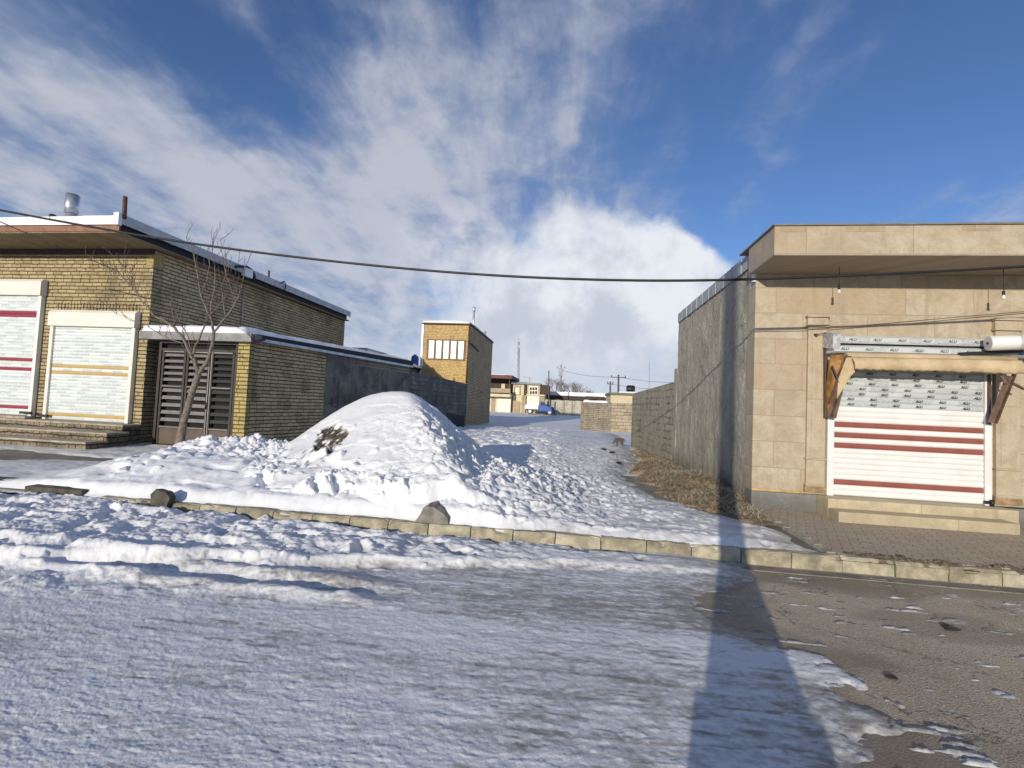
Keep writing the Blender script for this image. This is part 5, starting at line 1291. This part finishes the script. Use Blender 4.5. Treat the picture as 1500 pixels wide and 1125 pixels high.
def far_tree():
    Y = 66.; q = atY(830, 590, Y)
    rr = random.Random(9)
    for (px, h, s, lab) in ((815, 4.6, 1.0, 'frosted bare tree behind the timber pole, left of the far trees'), (836, 4.2, 1.1, 'frosted bare tree behind the snowy roof, middle of the far trees'), (857, 3.2, .9, 'low frosted tree right of the far trees')):
        q = atY(px, 590, Y); t = thing('frosted_tree', lab, 'tree', (q[0], Y, gz(Y)), 'frosted trees behind the low building')
        tr = MB(); cr = MB(); z0 = gz(Y)
        tr.tube([(q[0], Y, z0-.2), (q[0]+.1, Y, z0+h*.35)], [.2*s, .14*s], 7); tr.build('trunk', BARK, t)
        def grow(p, d, L, r, lv):
            e = p+d*L; cr.tube([p, p.lerp(e, .5)+Vector((rr.uniform(-.08,.08),)*3)*L, e], [r, r*.85, r*.65], 5 if lv < 2 else 4, 0 if lv < 2 else 0, cap=False)
            if lv >= 4: return
            for k in range(3 if lv < 3 else 2):
                d2 = (d + Vector((rr.uniform(-.8,.8), rr.uniform(-.8,.8), rr.uniform(-.05,.6)))).normalized(); grow(e, d2, L*rr.uniform(.6,.85), r*.62, lv+1)
        for k in range(6):
            d = Vector((rr.uniform(-.8,.8), rr.uniform(-.8,.8), 1)).normalized(); grow(Vector((q[0]+.1, Y, z0+h*.33)), d, h*.26, .085*s, 0)
        cr.build('crown', plain('frosted_twigs', (.30,.27,.25), .8, var=.4, scale=3), t)
far_tree()
def hills():
    xs = np.linspace(-900, 900, 240); v = np.linspace(0, 1, 14)
    X, V = np.meshgrid(xs, v); Y = 900+V*260
    hz = (14 + 11*fbm(X*.006, X*0+1.3, 5, 801))*(1-.35*np.exp(-((X+250)/300)**2))
    Z = -2 + hz*np.sin(V*math.pi*.6)*1.05 + 2.5*fbm(X*.03, Y*.03, 4, 805)*V
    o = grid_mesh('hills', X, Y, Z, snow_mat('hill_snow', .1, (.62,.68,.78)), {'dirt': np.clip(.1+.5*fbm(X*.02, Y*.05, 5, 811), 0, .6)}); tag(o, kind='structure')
hills()

# ------------------------------------------------------------------ pickup truck
def pickup():
    Y = 52.0; q = atY(792, 608, Y); base = gz(Y)+.05
    t = thing('pickup_truck', 'blue pickup truck with a white load bed parked before the gridded window house', 'truck', (q[0], Y, base))
    BLUE = plain('blue_car_paint', (.012,.075,.30), .3, var=.1)
    sx = 3.75/4.2; X0 = atY(770.5, 608, Y)[0]
    def X(u): return X0+u*sx
    b = MB(); prof = [(1.62,.42),(1.62,.95),(1.75,1.42),(2.25,1.45),(2.62,1.0),(3.45,.88),(3.62,.72),(3.62,.36),(1.62,.36)]
    b.prism([(X(a), base+z) for a, z in prof], 'y', Y-.75, Y+.75); b.build('body', BLUE, t, bevel=.04)
    g = MB(); g.prism([(X(1.85), base+1.02), (X(1.93), base+1.36), (X(2.2), base+1.38), (X(2.48), base+1.02)], 'y', Y-.765, Y-.752); g.build('side_window', GLASS, t)
    g = MB(); g.add([(X(2.29), Y-.62, base+1.42), (X(2.29), Y+.62, base+1.42), (X(2.62), Y+.66, base+1.03), (X(2.62), Y-.66, base+1.03)], [(0,1,2,3)]); g.build('windscreen', plain('hazy_windscreen', (.35,.40,.45), .15), t)
    l = MB(); l.box(X(-.1), X(1.6), Y-.80, Y+.80, base+.55, base+1.02); l.build('load_bed', WHITE, t, bevel=.02)
    c = MB(); c.box(X(0), X(3.5), Y-.45, Y+.45, base+.35, base+.54); c.build('chassis', BLACK, t)
    for u in (.55, 3.05):
        for sy in (-.70, .56):
            w = MB(); w.tube([(X(u), Y+sy, base+.30), (X(u), Y+sy+.17, base+.30)], .31, 18); wh = w.build('wheel', BLACK, t)
            h = MB(); yy = Y+sy-.012 if sy < 0 else Y+sy+.175; h.tube([(X(u), yy, base+.30), (X(u), yy+.008, base+.30)], .16, 14); h.build('hub', WHITE, wh)
    for sy in (-.6, .45):
        h = MB(); h.box(X(3.61), X(3.65), Y+sy, Y+sy+.18, base+.60, base+.74); h.build('headlight', plain('lamp_glass', (.7,.7,.68), .2), t)
    h = MB(); h.box(X(3.6), X(3.72), Y-.74, Y+.74, base+.36, base+.50); h.build('bumper', BLACK, t)
pickup()

# ------------------------------------------------------------------ the dog
def dog():
    g = atZ(907, 652.5, .2)
    t = thing('dog', 'small brown dog with its head down on the trampled snow by the block wall', 'dog', (g[0], g[1], .18))
    FUR = plain('brown_fur', (.105,.08,.06), .95, var=.45, scale=14, bump=.8); FURD = plain('dark_fur', (.05,.035,.03), .95, var=.3)
    # body axis: head to the left and slightly towards the camera
    ax = Vector((-.93, -.36, 0)).normalized(); sd_ = Vector((-ax.y, ax.x, 0)); O = Vector((g[0], g[1], .18))
    K = .70
    def P(a, s, z): return O + (ax*a + sd_*s + Vector((0, 0, z*1.12)))*K
    V = []; R_ = []; E = []
    def add(p, r, par=None):
        V.append(tuple(p)); R_.append(r)
        if par is not None: E.append((par, len(V)-1))
        return len(V)-1
    pel = add(P(-.17,0,.33), .075)
    mid = add(P(-.02,0,.33), .078, pel); ch = add(P(.13,0,.315), .09, mid); nk = add(P(.22,0,.30), .058, ch); hd = add(P(.30,0,.22), .055, nk); mz = add(P(.345,0,.145), .032, hd); ns = add(P(.365,0,.10), .02, mz)
    for s in (-1, 1):
        a = add(P(.14, s*.05, .22), .036, ch); b = add(P(.125, s*.055, .12), .022, a); c_ = add(P(.13, s*.055, .02), .017, b); add(P(.165, s*.055, .012), .018, c_)
        a = add(P(-.17, s*.055, .24), .048, pel); b = add(P(-.13, s*.06, .17), .03, a); c_ = add(P(-.20, s*.06, .11), .02, b); d = add(P(-.185, s*.06, .02), .016, c_); add(P(-.15, s*.06, .012), .018, d)
    t0 = add(P(-.25,0,.34), .025, pel); t1 = add(P(-.32,0,.28), .022, t0); add(P(-.36,0,.20), .014, t1)
    me = bpy.data.meshes.new('body'); me.from_pydata(V, E, []); o = bpy.data.objects.new('body', me); C.objects.link(o)
    md = o.modifiers.new('skin', 'SKIN')
    for i, sv in enumerate(me.skin_vertices[0].data): sv.radius = (R_[i]*K*1.22, R_[i]*K*1.22); sv.use_root = (i == 0)
    o.modifiers.new('sub', 'SUBSURF').levels = 1; o.modifiers['sub'].render_levels = 2
    dg = bpy.context.evaluated_depsgraph_get(); ev = o.evaluated_get(dg); m2 = bpy.data.meshes.new_from_object(ev); bpy.data.objects.remove(o)
    for p in m2.polygons: p.use_smooth = True
    m2.materials.clear(); m2.materials.append(FUR); o = bpy.data.objects.new('body', m2); C.objects.link(o)
    o.parent = t; o.matrix_parent_inverse = Matrix.Translation(-Vector(t.location))
    for s in (-1, 1):
        e = MB(); q = P(.285, s*.035, .265); e.add([q+ax*.02, q-ax*.025, q+sd_*s*.03-Vector((0,0,.015))+ax*.01, q+Vector((0,0,.012))], [(0,1,2),(0,2,3),(1,3,2),(0,3,1)]); e.build('ear', FURD, t)
        e = MB(); q = P(.33, s*.035, .205); e.tube([q, q+ax*.004], .006, 8); e.build('eye', BLACK, t)
    e = MB(); q = P(.372, 0, .092); e.tube([q-ax*.012, q+ax*.012], [.010,.007], 8); e.build('nose', BLACK, t)
dog()

# ------------------------------------------------------------------ cables
def cables():
    def cat(name, label, pts, r):
        m = MB(); P = []
        for a, b in zip(pts, pts[1:]):
            for k in range(8): P.append(a+(b-a)*(k/8))
        P.append(pts[-1]); P = np.array(P)
        for _ in range(30): P[1:-1] = (P[:-2]+2*P[1:-1]+P[2:])/4
        m.tube([tuple(p) for p in P], r, 8); o = m.build(name, CABLE); tag(o, label, 'cable')
    Yc = 6.0
    px = [(-300,247),(-150,279),(0,308),(135,333),(270,356),(430,377),(600,395),(750,406),(900,411),(1000,411.5),(1100,409.5),(1300,402),(1500,391),(1700,377)]
    cat('overhead_cable', 'thick black overhead cable sagging across the whole view in front of the buildings', [np.array(atY(a, b, Yc)) for a, b in px], .017)
    px = [((-60,298),9.0),((0,325),9.0),((40,342),9.05),((80,357),9.1),((86,362),9.18)]
    cat('drop_cable', 'thin black drop cable running to the roof edge of the brick shop', [np.array(atY(a[0], a[1], y)) for a, y in px], .012)
cables()

# ------------------------------------------------------------------ the pole behind the viewer whose shadow crosses the street
def caster():
    c = np.array([math.sin(SUN_AZ), math.cos(SUN_AZ)])
    base = np.array([1.66, 4.73]) - c*(4.73/c[1]) - c*1.1
    t = thing('concrete_pole', 'tapered slotted concrete utility pole behind the viewer with a foot flared to shape its shadow across the street', 'pole', (base[0], base[1], 0))
    n = np.array([c[1], -c[0]])
    def bar(mb, s0, w0, z0, s1, w1, z1, th=.2):
        vs = []
        for (s, w, z) in ((s0, w0, z0), (s1, w1, z1)):
            for a, b in ((s-w/2, -th/2), (s+w/2, -th/2), (s+w/2, th/2), (s-w/2, th/2)): p = base+n*a+c*b; vs.append((p[0], p[1], z))
        mb.add(vs, [(3,2,1,0),(4,5,6,7),(0,1,5,4),(1,2,6,5),(2,3,7,6),(3,0,4,7)])
    m = MB(); bar(m, 0, .78, -.2, 0, .62, .80, .5); m.build('shadow_footing', PLINTH, t)  # foot flared to widen the cast shadow strip
    m = MB(); bar(m, -.185, .165, .80, -.10, .08, 1.5); bar(m, -.10, .08, 1.5, -.07, .06, 8.5); m.build('leg', PLINTH, t)
    m = MB(); bar(m, .09, .38, .80, .03, .17, 1.5); bar(m, .03, .17, 1.5, .03, .12, 8.5); m.build('leg', PLINTH, t)
    m = MB()
    bar(m, -.10, .12, 1.5, -.02, .10, 8.4, .15)
    m.build('web', PLINTH, t)
caster()
